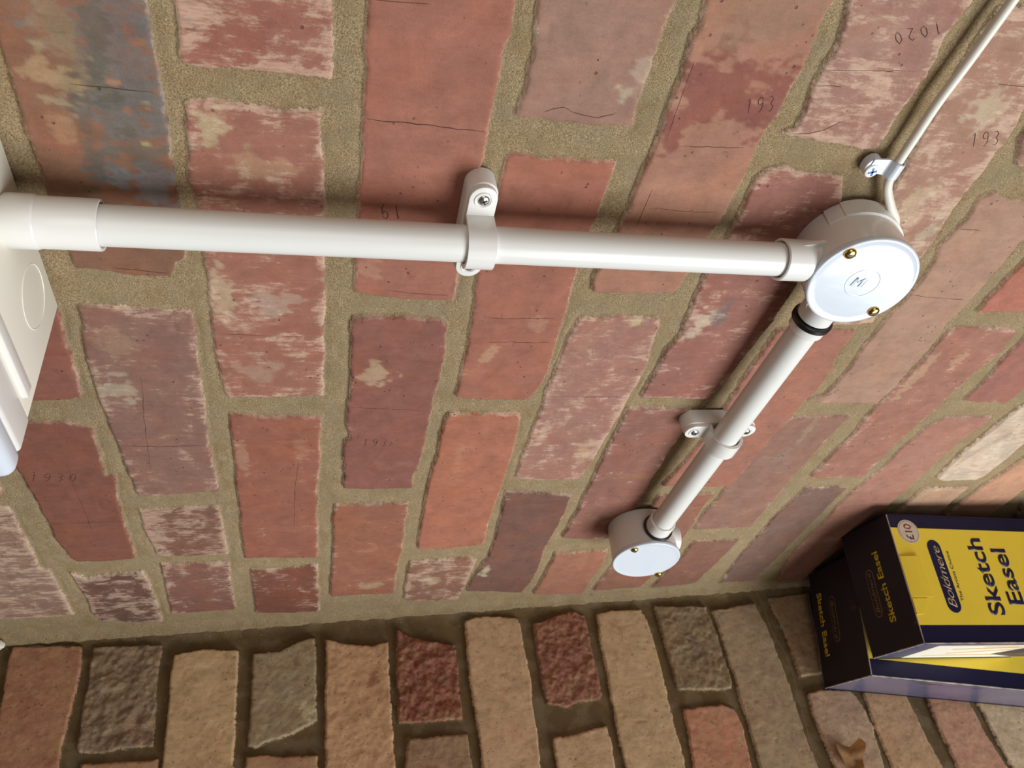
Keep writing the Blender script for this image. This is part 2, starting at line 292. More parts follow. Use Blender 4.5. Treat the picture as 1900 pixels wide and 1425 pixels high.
PATCHES = [
('m',632.3,88.6,70,27,0,(114,100,100),0.96),
('m',598.9,86.5,62,24,0,(114,100,101),0.96),
('m',638.6,94.6,40,8,0,(96,84,72),0.7),
('m',562.8,86.0,18,20,0,(120,116,128),0.9),
('m',580.0,85.9,14,22,0,(104,84,66),0.6),
('m',602.3,105.7,60,5,0,(98,84,76),0.6),
('m',641.5,80.9,3,3,0,(150,92,70),0.9),
('m',636.0,77.6,3,4,0,(160,98,72),0.9),
('m',617.2,90.1,2,3,0,(165,110,80),0.9),
('m',603.1,85.8,3,3,0,(160,98,72),0.9),
('m',605.2,78.8,3,4,0,(170,140,95),0.9),
('m',586.4,81.5,4,5,0,(170,145,95),0.9),
('m',580.1,116.8,8,8,0,(150,84,60),0.7),
('m',637.1,106.9,30,9,0,(150,112,80),0.7),
('m',616.9,115.4,12,12,0,(178,140,100),0.6),
('m',591.8,114.4,9,7,0,(170,120,85),0.6),
('m',557.5,110.9,5,5,0,(110,88,60),0.7),
('m',599.6,51.9,14,9,0,(190,165,125),0.7),
('m',577.0,33.8,10,20,0,(186,140,105),0.5),
('m',647.9,39.2,14,22,0,(150,78,62),0.5),
('m',442.1,92.9,40,12,0,(142,86,78),0.5),
('m',399.6,125.3,16,12,0,(182,160,138),0.6),
('m',441.5,116.8,18,10,0,(165,118,98),0.6),
('m',332.0,124.4,16,14,0,(150,92,78),0.5),
('m',477.7,26.3,12,16,0,(190,160,145),0.5),
('m',489.8,55.4,22,7,0,(200,170,135),0.55),
('m',416.9,37.9,14,18,0,(190,150,130),0.4),
('m',315.3,53.6,30,5,0,(178,128,104),0.6),
('m',328.3,11.0,16,6,0,(176,118,92),0.5),
('m',417.7,-38.2,12,12,30,(195,155,120),0.65),
('m',511.3,-28.4,10,7,0,(190,130,105),0.5),
('m',303.0,-61.1,8,16,0,(158,96,82),0.5),
('m',435.9,-111.2,16,5,-25,(196,140,110),0.6),
('m',469.2,-139.5,10,8,0,(190,135,110),0.35),
('m',308.9,-110.2,30,5,0,(185,118,88),0.5),
('m',155.6,-46.9,5,14,0,(170,112,85),0.6),
('m',77.2,-57.0,8,18,0,(172,138,105),0.7),
('m',81.2,-116.9,8,16,0,(180,155,125),0.6),
('m',92.8,-171.6,14,6,0,(185,165,135),0.8),
('m',643.7,-197.3,26,42,0,(146,72,62),0.92),
('m',637.8,-228.3,24,20,0,(146,72,62),0.8),
('m',626.4,-180.4,20,10,0,(150,76,66),0.8),
('m',682.9,-198.9,20,40,0,(158,112,88),0.6),
('m',616.5,-178.2,18,8,0,(146,72,62),0.8),
('m',650.0,-150.6,12,10,0,(190,160,140),0.5),
('m',637.7,-143.6,7,9,0,(195,170,145),0.6),
('m',473.1,-255.3,14,10,0,(205,175,155),0.7),
('m',493.2,-227.0,10,14,0,(182,120,80),0.4),
('m',484.3,-266.8,20,4,0,(125,100,105),0.5),
('m',471.5,-207.6,4,8,0,(215,190,140),0.6),
('m',448.5,-175.5,30,8,0,(182,120,95),0.4),
('m',313.0,-214.6,16,8,0,(200,160,120),0.5),
('m',345.2,-173.7,20,6,0,(205,170,150),0.55),
('m',351.1,-249.8,20,22,0,(140,85,80),0.5),
('m',271.4,-277.7,7,30,0,(165,105,70),0.6),
('m',199.2,-258.3,6,22,0,(165,115,70),0.5),
('m',682.4,-258.8,20,26,0,(175,125,112),0.5),
('m',632.4,-270.9,10,18,0,(165,95,82),0.5),
('m',584.0,-354.8,22,10,0,(200,165,135),0.6),
('m',651.0,-353.0,16,16,0,(205,175,145),0.6),
('m',686.8,-340.5,16,10,0,(165,118,95),0.5),
('m',597.5,-322.1,14,8,0,(160,92,76),0.6),
('m',564.0,-377.5,14,7,0,(190,165,140),0.6),
('m',478.9,-265.2,8,5,0,(110,90,95),0.5),
('m',296.9,-412.7,26,8,0,(140,110,100),0.5),
('m',339.8,-416.8,24,6,0,(175,135,105),0.4),
('m',436.5,-502.5,24,6,0,(200,155,115),0.5),
('m',415.5,-475.7,30,6,0,(205,160,120),0.4),
('m',338.3,-484.6,26,10,0,(165,100,88),0.4),
('m',306.9,-649.2,20,10,0,(215,195,185),0.6),
('m',499.9,-383.1,30,8,0,(170,118,92),0.4),
('s',94.7,5.9,10,12,0,(170,155,125),0.8),
('s',50.9,-43.0,16,8,0,(150,110,80),0.4),
('s',69.1,-58.8,8,8,0,(130,75,55),0.7),
('s',102.6,-20.1,10,20,0,(140,85,60),0.5),
('s',93.2,-380.0,26,6,0,(170,145,95),0.5),
('s',33.7,-336.8,8,10,0,(160,95,65),0.6),
('s',79.5,-431.5,12,18,0,(75,65,60),0.7),
('s',60.3,-427.5,8,10,0,(85,70,60),0.6),
('s',172.9,-432.3,20,8,0,(165,85,60),0.5),
('s',134.9,-446.0,14,20,0,(120,95,85),0.4),
('s',59.2,259.7,20,14,0,(120,72,50),0.5),
('s',53.8,104.1,20,14,0,(165,135,98),0.5),
('s',115.8,89.9,16,10,0,(170,115,78),0.4),
('s',154.7,-583.3,5,4,0,(130,110,75),0.9),
('s',93.2,-195.9,6,4,0,(160,110,60),0.6)]
CRACKS = [
('m',0.8,[(609.2,-19.4),(609.0,-34.9),(608.8,-50.7),(608.0,-64.3),(608.2,-78.5)]),
('m',0.7,[(622.3,-105.6),(624.2,-109.3),(625.7,-114.5),(624.4,-119.1),(622.4,-126.8),(621.7,-134.3),(624.9,-142.0)]),
('m',0.5,[(614.0,107.7),(613.8,92.8),(613.5,74.3)]),
('m',0.6,[(334.2,131.0),(332.1,106.9),(333.2,75.3)]),
('m',0.5,[(410.7,108.8),(364.2,113.6),(331.7,116.1),(303.5,117.9)]),
('m',0.5,[(228.6,201.5),(227.4,179.1),(226.5,148.2)]),
('m',0.4,[(313.0,170.9),(276.3,173.1),(244.0,172.8),(199.8,174.5)]),
('m',0.5,[(452.3,61.4),(451.4,39.6),(450.7,10.9)]),
('m',0.4,[(472.5,-102.6),(472.8,-124.1),(474.2,-149.4)]),
('m',0.5,[(449.6,-106.8),(449.6,-129.1),(449.6,-151.9)]),
('m',0.5,[(389.9,-166.9),(389.2,-192.6),(389.1,-227.5)]),
('m',0.5,[(379.0,-22.1),(376.9,-41.1),(374.0,-76.2)]),
('m',0.5,[(494.3,-39.1),(492.6,-52.2),(491.4,-75.4)]),
('m',0.5,[(504.9,109.0),(503.6,95.9),(502.0,80.3)]),
('m',0.5,[(568.4,-180.3),(567.6,-201.0),(568.6,-224.9)]),
('m',0.5,[(610.4,-183.8),(611.5,-202.4),(612.6,-221.5)]),
('m',0.5,[(660.5,-241.1),(662.5,-258.9),(666.5,-295.6)]),
('m',0.6,[(507.3,-405.2),(505.7,-429.5),(505.1,-453.7)]),
('m',0.5,[(567.8,-399.9),(567.6,-417.2)]),
('m',0.5,[(665.1,-348.5),(665.5,-366.2)]),
('m',0.5,[(310.0,13.0),(274.8,16.1),(203.5,17.5)]),
('m',0.4,[(581.6,-178.8),(554.3,-178.6)]),
('m',0.35,[(658.3,-173.1),(635.0,-173.8),(612.9,-174.9)]),
('m',0.4,[(651.4,-240.0),(653.3,-251.7),(653.4,-258.1)]),
('m',0.5,[(623.9,-245.6),(625.1,-254.9),(628.3,-263.2),(634.0,-270.0)]),
('m',0.4,[(151.2,-476.9),(133.8,-465.9)]),
('s',0.3,[(151.8,-80.8),(152.0,-112.6),(154.1,-166.9)]),
('m',0.4,[(666.8,-18.1),(667.2,-29.5),(668.2,-43.3)]),
('m',0.3,[(254.2,-254.8),(228.2,-281.9)]),
('m',0.3,[(226.1,213.3),(225.9,190.8)]),
('m',0.75,[(639.8,-210.8),(641.5,-211.3),(633.1,-214.2)]),
('m',0.75,[(640.4,-219.3),(642.5,-218.1),(642.7,-216.7),(641.0,-216.2),(638.9,-217.2),(638.6,-218.7),(640.4,-219.3),(637.0,-220.3),(634.3,-219.9),(634.7,-218.7)]),
('m',0.75,[(643.4,-221.5),(644.0,-222.8),(642.5,-224.4),(640.2,-223.9),(638.3,-226.0),(635.6,-225.9),(635.9,-224.2)]),
('m',0.75,[(551.1,-40.6),(549.0,-40.0),(559.2,-37.9)]),
('m',0.75,[(551.9,-31.3),(549.3,-32.4),(548.9,-33.8),(551.1,-34.5),(553.6,-33.7),(554.0,-32.3),(551.9,-31.3),(555.9,-30.8),(559.1,-31.6),(558.6,-32.8)]),
('m',0.75,[(687.5,-294.3),(686.2,-294.2),(691.6,-288.9)]),
('m',0.75,[(689.2,-283.0),(687.8,-286.0),(685.7,-288.1),(683.8,-288.2),(685.3,-285.1),(687.4,-283.0),(689.2,-283.0)]),
('m',0.75,[(682.7,-282.7),(681.4,-282.2),(682.6,-279.4),(687.1,-278.5),(686.6,-275.3)]),
('m',0.75,[(684.5,-271.1),(683.0,-274.1),(680.8,-276.2),(679.0,-276.2),(680.5,-273.2),(682.7,-271.2),(684.5,-271.1)]),
('m',0.75,[(633.8,-357.6),(635.7,-357.7),(626.9,-363.2)]),
('m',0.75,[(634.6,-367.6),(636.7,-365.6),(637.0,-363.8),(635.2,-363.7),(633.0,-365.4),(632.7,-367.2),(634.6,-367.6),(631.1,-369.6),(628.3,-369.8),(628.6,-368.3)]),
('m',0.75,[(637.8,-369.4),(638.4,-370.9),(636.8,-373.2),(634.5,-373.2),(632.4,-376.1),(629.6,-376.7),(629.9,-374.6)]),
('m',0.75,[(298.7,196.2),(300.6,194.0),(290.6,197.8)]),
('m',0.75,[(297.1,184.9),(299.7,184.7),(300.2,186.3),(298.3,188.4),(295.8,188.9),(295.2,187.4),(297.1,184.9),(293.1,186.7),(290.2,189.6),(290.8,190.8)]),
('m',0.75,[(299.4,179.7),(299.8,177.4),(297.7,176.7),(295.3,179.3),(292.7,178.5),(289.7,180.9),(290.3,182.9)]),
('m',0.75,[(289.2,172.9),(292.4,173.7),(296.5,172.3),(299.4,169.5),(296.3,168.7),(292.2,170.1),(289.2,172.9)]),
('m',0.75,[(336.5,-34.6),(338.4,-35.9),(329.0,-34.9)]),
('m',0.75,[(335.3,-44.2),(337.7,-43.9),(338.2,-42.5),(336.4,-41.1),(334.0,-41.2),(333.5,-42.6),(335.3,-44.2),(331.6,-43.5),(328.8,-41.8),(329.3,-40.7)]),
('m',0.75,[(337.6,-48.1),(338.0,-49.9),(336.1,-50.9),(333.8,-49.2),(331.4,-50.5),(328.6,-49.0),(329.1,-47.3)])]

# ------------------------------------------------------------------ brick walls
Z0 = -8.7
def hashn(ix, iy, seed):
    n = (ix.astype(np.int64) * 374761393 + iy.astype(np.int64) * 668265263 + seed * 974634777) & 0xffffffff
    n = ((n ^ (n >> 13)) * 1274126177) & 0xffffffff
    return ((n ^ (n >> 16)) & 0xffff).astype(np.float32) / 65535.0
def vnoise(x, y, s, seed):
    x = x / s; y = y / s
    ix = np.floor(x); iy = np.floor(y); fx = (x - ix).astype(np.float32); fy = (y - iy).astype(np.float32)
    fx = fx * fx * (3 - 2 * fx); fy = fy * fy * (3 - 2 * fy)
    a = hashn(ix, iy, seed); b = hashn(ix + 1, iy, seed); c = hashn(ix, iy + 1, seed); d = hashn(ix + 1, iy + 1, seed)
    return (a + (b - a) * fx + (c - a) * fy + (a - b - c + d) * fx * fy) * 2 - 1
def fbm(x, y, s, seed, o=3):
    t = 0; a = 1; tot = 0
    for k in range(o):
        t = t + a * vnoise(x, y, s / 2 ** k, seed + k * 17); tot += a; a *= 0.55
    return t / tot
def poly_sdf(px, py, poly):
    P = np.array(poly, float); Q = np.roll(P, -1, 0)
    d = np.full(px.shape, 1e9); ins = np.zeros(px.shape, bool)
    for (ax, ay), (bx, by) in zip(P, Q):
        ex, ey = bx - ax, by - ay; l = ex * ex + ey * ey
        if l < 1e-9: continue
        t = np.clip(((px - ax) * ex + (py - ay) * ey) / l, 0, 1)
        d = np.minimum(d, (px - ax - t * ex) ** 2 + (py - ay - t * ey) ** 2)
        c = (ay > py) != (by > py)
        with np.errstate(divide='ignore', invalid='ignore'):
            xi = (bx - ax) * (py - ay) / (by - ay) + ax
        ins ^= c & (px < xi)
    d = np.sqrt(d)
    return np.where(ins, d, -d)
def fill_bricks(bricks, u0, u1, z0, z1, pal, seed):
    rng = np.random.default_rng(seed); out = []
    boxes = [(np.array(b[3])[:, 0].min(), np.array(b[3])[:, 0].max(), np.array(b[3])[:, 1].min(), np.array(b[3])[:, 1].max(), b[3]) for b in bricks]
    for k in range(int((z0 - Z0) // 75) - 1, int((z1 - Z0) // 75) + 2):
        zc = Z0 + k * 75 + 37.5
        u = u0 - rng.uniform(0, 200); alt = k % 2
        while u < u1:
            L = 215 if alt == 0 else 103
            if rng.random() < 0.6: alt = 1 - alt
            q = [(u + 5, zc - 32), (u + L - 5, zc - 32), (u + L - 5, zc + 32), (u + 5, zc + 32)]
            gx, gz = np.meshgrid(np.linspace(u, u + L, 9), np.linspace(zc - 34, zc + 34, 5))
            bad = False
            for (a, b, c, d, poly) in boxes:
                if b < u - 8 or a > u + L + 8 or d < zc - 42 or c > zc + 42: continue
                if poly_sdf(gx, gz, poly).max() > -5: bad = True; break
            if not bad and not (0 <= q[0][0] < 26 or q[0][0] < 26 < q[1][0]) and q[0][0] > u0 - 250 and q[0][0] >= (24 if u0 >= 0 else -999):
                out.append((pal[rng.integers(len(pal))], rng.uniform(.05, .4), .1, q))
                u += L + 0
            else:
                u += 12
    return out
def axis_coords(segs):
    out = [segs[0][0]]
    for a, b, s in segs:
        n = max(1, int(round((b - a) / s))); out += list(np.linspace(a, b, n + 1)[1:])
    return np.array(out)
def tone(c):
    cc = np.array(lin(c), np.float32)
    return (cc * .74 + cc.mean() * .26) * np.array((.89, .95, .84), np.float32)
def build_wall(name, wall, bricks, useg, zseg, to_world, seed, material, crackmat, gain, mdepth, outer):
    us = axis_coords(useg); zs = axis_coords(zseg)
    U, Z = np.meshgrid(us, zs); shp = U.shape
    pal = [b[0] for b in bricks]
    allb = bricks + fill_bricks(bricks, us[0], us[-1], zs[0], zs[-1], pal, seed)
    sdf = np.full(shp, -9.0); col = np.zeros(shp + (3,), np.float32); col[:] = lin((150, 90, 75))
    wash = np.zeros(shp, np.float32); rough = np.zeros(shp, np.float32); off = np.zeros(shp, np.float32)
    rng = np.random.default_rng(seed)
    wob = 1.1
    Uw = U + wob * fbm(U, Z, 22, seed + 3, 2); Zw = Z + wob * fbm(U, Z, 22, seed + 4, 2)
    for (c, w_, r_, poly) in allb:
        P = np.array(poly); M = 14
        i0 = np.searchsorted(us, P[:, 0].min() - M); i1 = np.searchsorted(us, P[:, 0].max() + M)
        j0 = np.searchsorted(zs, P[:, 1].min() - M); j1 = np.searchsorted(zs, P[:, 1].max() + M)
        if i1 <= i0 or j1 <= j0: continue
        sl = (slice(j0, j1), slice(i0, i1))
        d = poly_sdf(Uw[sl], Zw[sl], poly)
        cu, cz = P.mean(0)
        tu, tz, o_ = rng.uniform(-.004, .004), rng.uniform(-.008, .008), rng.uniform(-.7, .9)
        h = o_ + (U[sl] - cu) * tu + (Z[sl] - cz) * tz
        m_ = d > sdf[sl]
        sdf[sl] = np.where(m_, d, sdf[sl])
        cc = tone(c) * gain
        col[sl] = np.where(m_[..., None], cc, col[sl])
        wash[sl] = np.where(m_, w_, wash[sl]); rough[sl] = np.where(m_, r_, rough[sl]); off[sl] = np.where(m_, h, off[sl])
    # stains with outlines of their own
    n1 = fbm(U, Z, 9, seed + 11, 4); n2 = fbm(U * 0.35, Z, 4, seed + 13, 3) if wall == 'm' else fbm(U, Z, 4, seed + 13, 3)
    nS = fbm(U, Z * 0.3, 3.5, seed + 15, 3)
    nF = fbm(U, Z * .6, 2.6, seed + 19, 2)
    for (w_, pu, pz, ru, rz, rot, c, s) in PATCHES:
        if w_ != wall: continue
        a = math.radians(rot); du = U - pu; dz = Z - pz
        x = (du * math.cos(a) + dz * math.sin(a)) / ru; y = (-du * math.sin(a) + dz * math.cos(a)) / rz
        q = 1 - np.sqrt(x * x + y * y) + 0.9 * n1 + 0.5 * nS + 0.45 * nF - .08
        f = np.clip(q * 2.4, 0, 1); f = (f * f * (3 - 2 * f) * s)[..., None].astype(np.float32)
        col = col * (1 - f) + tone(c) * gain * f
    big = fbm(U, Z, 45, seed + 21, 2)
    edge = 0.9 * fbm(U, Z, 7, seed + 5, 3) + 0.5 * fbm(U, Z, 2.6, seed + 6, 2) + 0.8 * np.minimum(0, fbm(U, Z, 11, seed + 7, 2))
    s = sdf + edge + 0.5
    # brick face / mortar heights (mm, towards the room)
    hb = off + 0.35 * fbm(U, Z, 30, seed + 8, 3) + 0.10 * fbm(U, Z, 5, seed + 9, 2) \
        + rough * (2.6 * fbm(U + 3 * fbm(U, Z, 12, 55, 2), Z, 9, seed + 10, 3) + 1.1 * fbm(U, Z, 3.6, seed + 12, 2)) \
        - 0.9 * np.clip(vnoise(U, Z, 7, seed + 30) - 0.72, 0, 1) * 4 * (0.5 + 0.5 * big)
    r = np.clip(1 - s / 2.2, 0, 1); hb = hb - 0.8 * r * r
    mid = np.clip(-s / 5.0, 0, 1)
    hm_ = mdepth + 1.3 * mid * (2 - mid) * 0.9 + 0.9 * fbm(U, Z, 16, seed + 14, 3) + 0.35 * fbm(U, Z, 2.6, seed + 16, 2) + 0.8 * big
    pit = np.clip(vnoise(U, Z, 6, seed + 31) - 0.6, 0, 1) * np.clip(vnoise(U, Z, 60, seed + 32) * 1.5, 0, 1)
    hm_ = hm_ - 9 * pit
    hm_ = hm_ - 3.0 * np.exp(-((s + 0.9) / 0.8) ** 2) * np.clip(fbm(U, Z, 24, seed + 40, 3) * 2.2 + .25, 0, 1)
    t = np.clip((s + 0.5) / 1.1, 0, 1); t = t * t * (3 - 2 * t)
    H = hm_ * (1 - t) + hb * t
    if wall == 'm':      # the fillet of mortar smeared into the corner
        k = np.clip(1 - U / (17 + 8 * fbm(U, Z, 24, 77, 3)), 0, 1); H = np.maximum(H, -3 + 8 * k * k * k + 1.5 * k * fbm(U, Z, 9, 76, 3))
        s = np.where(U < 17 + 5 * fbm(U, Z, 26, 78, 3), np.minimum(s, -1.5), s)
    else:
        k = np.clip(1 - U / (14 + 6 * fbm(U, Z, 26, 79, 2)), 0, 1); H = np.maximum(H, -4 + 6 * k * k)
        s = np.where(U < 10 + 7 * fbm(U, Z, 26, 78, 3), np.minimum(s, -1.5), s)
    co = to_world(U / 1000, Z / 1000, H / 1000).reshape(-1, 3).astype(np.float32)
    ny, nx = shp
    idx = np.arange(nx * ny, dtype=np.int32).reshape(ny, nx)
    quads = np.stack([idx[:-1, :-1], idx[:-1, 1:], idx[1:, 1:], idx[1:, :-1]], -1).reshape(-1, 4)
    # engraved date stamps and drying cracks: thin dark crevices lying in the brick face
    V = [co]; Fq = [quads]; nq = len(quads); base = len(co); extra = 0
    def hat(u, z):
        i = min(max(np.searchsorted(us, u), 1), nx - 1); j = min(max(np.searchsorted(zs, z), 1), ny - 1)
        fu = (u - us[i - 1]) / (us[i] - us[i - 1]); fz = (z - zs[j - 1]) / (zs[j] - zs[j - 1])
        a = H[j - 1:j + 1, i - 1:i + 1]
        return (a[0, 0] * (1 - fu) + a[0, 1] * fu) * (1 - fz) + (a[1, 0] * (1 - fu) + a[1, 1] * fu) * fz
    for (w_, wd, pts) in CRACKS:
        if w_ != wall: continue
        P = [np.array(p) for p in pts]; Q = []
        for a, b in zip(P[:-1], P[1:]):
            n = max(1, int(np.hypot(*(b - a)) / 1.2))
            Q += [a + (b - a) * k / n for k in range(n)]
        Q.append(P[-1]); Q = np.array(Q)
        long_ = len(Q) > 25
        if long_: Q = Q + 0.35 * np.stack([vnoise(Q[:, 0], Q[:, 1], 4, 91), vnoise(Q[:, 0], Q[:, 1], 4, 92)], -1)
        T = np.gradient(Q, axis=0); T /= (np.linalg.norm(T, axis=1, keepdims=True) + 1e-9)
        Nn = np.stack([-T[:, 1], T[:, 0]], -1)
        k = np.linspace(0, 1, len(Q)); wv = wd * 0.5 * (0.35 + 0.65 * np.clip(6 * k, 0, 1) * np.clip(6 * (1 - k), 0, 1))
        if long_: wv = wv * (0.75 + 0.5 * vnoise(Q[:, 0], Q[:, 1], 6, 93))
        A = Q + Nn * wv[:, None] * 0.6; B = Q - Nn * wv[:, None] * 0.6
        row = []
        for p in np.concatenate([A, B]):
            row.append(to_world(np.array(p[0] / 1000), np.array(p[1] / 1000), np.array((hat(p[0], p[1]) + 0.12) / 1000)))
        row = np.array(row, np.float32); n = len(Q)
        V.append(row); ii = np.arange(n - 1, dtype=np.int32) + base
        Fq.append(np.stack([ii, ii + 1, ii + 1 + n, ii + n], -1)); base += 2 * n; extra += n - 1
    # the wall has thickness: skirt back to its far face
    co = np.concatenate(V); quads = np.concatenate(Fq)
    border = np.concatenate([idx[0, :], idx[1:, -1], idx[-1, -2::-1], idx[-2:0:-1, 0]])
    back = (co[border] + np.array(outer, np.float32))
    bi = np.arange(len(border), dtype=np.int32) + len(co)
    sk = np.stack([border, np.roll(border, -1), np.roll(bi, -1), bi], -1)
    co = np.concatenate([co, back]); quads = np.concatenate([quads, sk])
    me = bpy.data.meshes.new(name)
    me.vertices.add(len(co)); me.vertices.foreach_set('co', co.ravel())
    me.loops.add(quads.size); me.loops.foreach_set('vertex_index', quads.astype(np.int32).ravel())
    me.polygons.add(len(quads)); me.polygons.foreach_set('loop_start', np.arange(0, quads.size, 4, dtype=np.int32))
    me.polygons.foreach_set('loop_total', np.full(len(quads), 4, np.int32))
    mi = np.zeros(len(quads), np.int32); mi[nq:nq + extra] = 1; 
    me.polygons.foreach_set('material_index', mi)
    me.polygons.foreach_set('use_smooth', np.ones(len(quads), bool))
    me.update(calc_edges=True)
    me.materials.append(material); me.materials.append(crackmat)
    N = nx * ny; T = len(co)
    a = me.attributes.new('edge_mm', 'FLOAT', 'POINT'); v = np.full(T, -3, np.float32); v[:N] = s.ravel(); a.data.foreach_set('value', v)
    a = me.attributes.new('wash', 'FLOAT', 'POINT'); v = np.zeros(T, np.float32); v[:N] = wash.ravel(); a.data.foreach_set('value', v)
    a = me.attributes.new('rough_face', 'FLOAT', 'POINT'); v = np.zeros(T, np.float32); v[:N] = rough.ravel(); a.data.foreach_set('value', v)
    a = me.attributes.new('brick_colour', 'FLOAT_COLOR', 'POINT'); v = np.ones((T, 4), np.float32); v[:N, :3] = col.reshape(-1, 3); a.data.foreach_set('color', v.ravel())
    o = bpy.data.objects.new(name, me); C.objects.link(o); o['kind'] = 'structure'
    return o

def wall_material(name, axis, mortar_a, mortar_b, washc, blot=0.0):
    m = bpy.data.materials.new(name); m.use_nodes = True
    nt = m.node_tree; N = nt.nodes; L = nt.links; b = N['Principled BSDF']
    def at(n):
        a = N.new('ShaderNodeAttribute'); a.attribute_name = n; return a
    def noise(scale, detail=4, rough=.55, sc=None, dist=0):
        v = tc.outputs['Object']
        if sc:
            mp = N.new('ShaderNodeMapping'); mp.inputs['Scale'].default_value = sc; L.new(v, mp.inputs['Vector']); v = mp.outputs[0]
        n = N.new('ShaderNodeTexNoise'); n.inputs['Scale'].default_value = scale; n.inputs['Detail'].default_value = detail
        n.inputs['Roughness'].default_value = rough; n.inputs['Distortion'].default_value = dist
        L.new(v, n.inputs['Vector']); return n.outputs['Fac']
    def mr(v, a, b_, c=0., d=1., smooth=False):
        n = N.new('ShaderNodeMapRange'); L.new(v, n.inputs['Value'])
        if smooth: n.interpolation_type = 'SMOOTHSTEP'
        for k, x in zip(('From Min', 'From Max', 'To Min', 'To Max'), (a, b_, c, d)):
            if isinstance(x, (int, float)): n.inputs[k].default_value = x
            else: L.new(x, n.inputs[k])
        return n.outputs['Result']
    def ma(op, x, y=None, z=None):
        n = N.new('ShaderNodeMath'); n.operation = op
        for i, v in enumerate((x, y, z)):
            if v is None: continue
            if isinstance(v, (int, float)): n.inputs[i].default_value = v
            else: L.new(v, n.inputs[i])
        return n.outputs[0]
    def mix(f, a, b_, mode='MIX'):
        n = N.new('ShaderNodeMix'); n.data_type = 'RGBA'; n.blend_type = mode
        for i, v in ((0, f), (6, a), (7, b_)):
            if isinstance(v, (int, float)): n.inputs[i].default_value = v
            elif isinstance(v, tuple): n.inputs[i].default_value = (*v, 1)
            else: L.new(v, n.inputs[i])
        return n.outputs[2]
    tc = N.new('ShaderNodeTexCoord')
    sd = at('edge_mm').outputs['Fac']; wa = at('wash').outputs['Fac']; rf = at('rough_face').outputs['Fac']
    bc = at('brick_colour').outputs['Color']
    streak = (1, 1, .22) if axis == 'z' else (1, 1, .5)
    nA = noise(420, 3); nB = noise(1500, 2)
    e = ma('ADD', sd, ma('MULTIPLY', ma('SUBTRACT', nA, .5), 3.2))
    e = ma('ADD', e, ma('MULTIPLY', ma('SUBTRACT', nB, .5), 1.2))
    face = mr(e, -.12, .22, smooth=True)
    # brick
    cloud = noise(42, 10, .68, None, .5); fine = noise(260, 9, .78, streak); grain = noise(1300, 2, .6); med = noise(90, 5, .6)
    v = ma('ADD', mr(cloud, .3, .7, .84, 1.16), ma('MULTIPLY', ma('SUBTRACT', grain, .5), .34))
    v = ma('ADD', v, ma('MULTIPLY', ma('SUBTRACT', med, .5), .42))
    v = ma('ADD', v, ma('MULTIPLY', ma('SUBTRACT', fine, .5), .5))
    vm = N.new('ShaderNodeVectorMath'); vm.operation = 'SCALE'; L.new(bc, vm.inputs[0]); L.new(v, vm.inputs['Scale'])
    c = vm.outputs[0]
    hue = noise(26, 3)
    c = mix(mr(hue, .45, .7, 0, .22), c, mix(.55, c, lin((178, 92, 52))))
    hue2 = noise(19, 3, .5, (1, 1.3, 1.1))
    c = mix(mr(hue2, .5, .72, 0, .3), c, mix(.5, c, lin((122, 78, 74))))
    # lime bloom, dragged across the face
    q = ma('ADD', ma('MULTIPLY', cloud, .55), ma('MULTIPLY', fine, .45))
    q = ma('ADD', q, ma('MULTIPLY', ma('SUBTRACT', wa, .48), .30))
    nearedge = mr(sd, 0, 7, .065, 0.)
    q = ma('ADD', q, nearedge)
    wf = ma('MULTIPLY', mr(q, .50, .575, 0, .80, True), mr(noise(620, 5, .75, streak), .34, .56, .35, 1))
    c = mix(wf, c, mix(.35, washc, c))
    rim = mr(e, .1, 1.5, .62, 0.)
    c = mix(ma('MULTIPLY', rim, mr(cloud, .4, .6)), c, washc)
    c = mix(mr(noise(120, 6, .75, (1, 1, .6), .3), .60, .70, 0, .4), c, mix(.6, c, lin((74, 52, 50))))
    if blot:     # sandy, pitted faces of the older bricks
        c = mix(mr(noise(75, 9, .75, None, .6), .46, .60, 0, blot), c, mix(.5, c, lin((196, 168, 122))))
        c = mix(mr(noise(62, 9, .78, (1, 1.2, .8), .5), .52, .64, 0, blot), c, mix(.45, c, lin((96, 50, 34))))
        c = mix(mr(noise(210, 5, .8), .58, .66, 0, .55), c, lin((58, 42, 34)))
    # specks and pits
    vo = N.new('ShaderNodeTexVoronoi'); vo.inputs['Scale'].default_value = 190; vo.inputs['Randomness'].default_value = 1
    L.new(tc.outputs['Object'], vo.inputs['Vector'])
    pit = ma('MULTIPLY', mr(vo.outputs['Distance'], .10, .17, 1, 0, True), mr(noise(55, 2), .54, .62))
    c = mix(ma('MULTIPLY', pit, .5), c, lin((62, 42, 38)))
    # coarse faces: light grit over dark
    gr = ma('MULTIPLY', mr(noise(330, 4, .7), .5, .62), rf)
    c = mix(ma('MULTIPLY', gr, .45), c, mix(.5, c, lin((200, 150, 130))))
    # mortar
    g1 = noise(1500, 3, .75); g2 = noise(60, 4); g3 = noise(3600, 2, .6)
    mc = mix(mr(g1, .36, .64), mortar_a, mortar_b)
    mc = mix(mr(g2, .45, .68, 0, .4), mc, lin((150, 122, 78)))
    mc = mix(mr(noise(45, 4, .5, (1, 1.2, 1)), .48, .62, 0, .4), mc, lin((162, 146, 116)))
    mc = mix(mr(g3, .56, .70, 0, .6), mc, lin((70, 56, 38)))
    vo2 = N.new('ShaderNodeTexVoronoi'); vo2.inputs['Scale'].default_value = 420; L.new(tc.outputs['Object'], vo2.inputs['Vector'])
    sp = ma('MULTIPLY', mr(vo2.outputs['Distance'], .16, .26, 1, 0, True), mr(vo2.outputs['Color'], .80, .84))
    mc = mix(sp, mc, lin((212, 192, 150)))
    col = mix(face, mc, c)
    L.new(col, b.inputs['Base Color'])
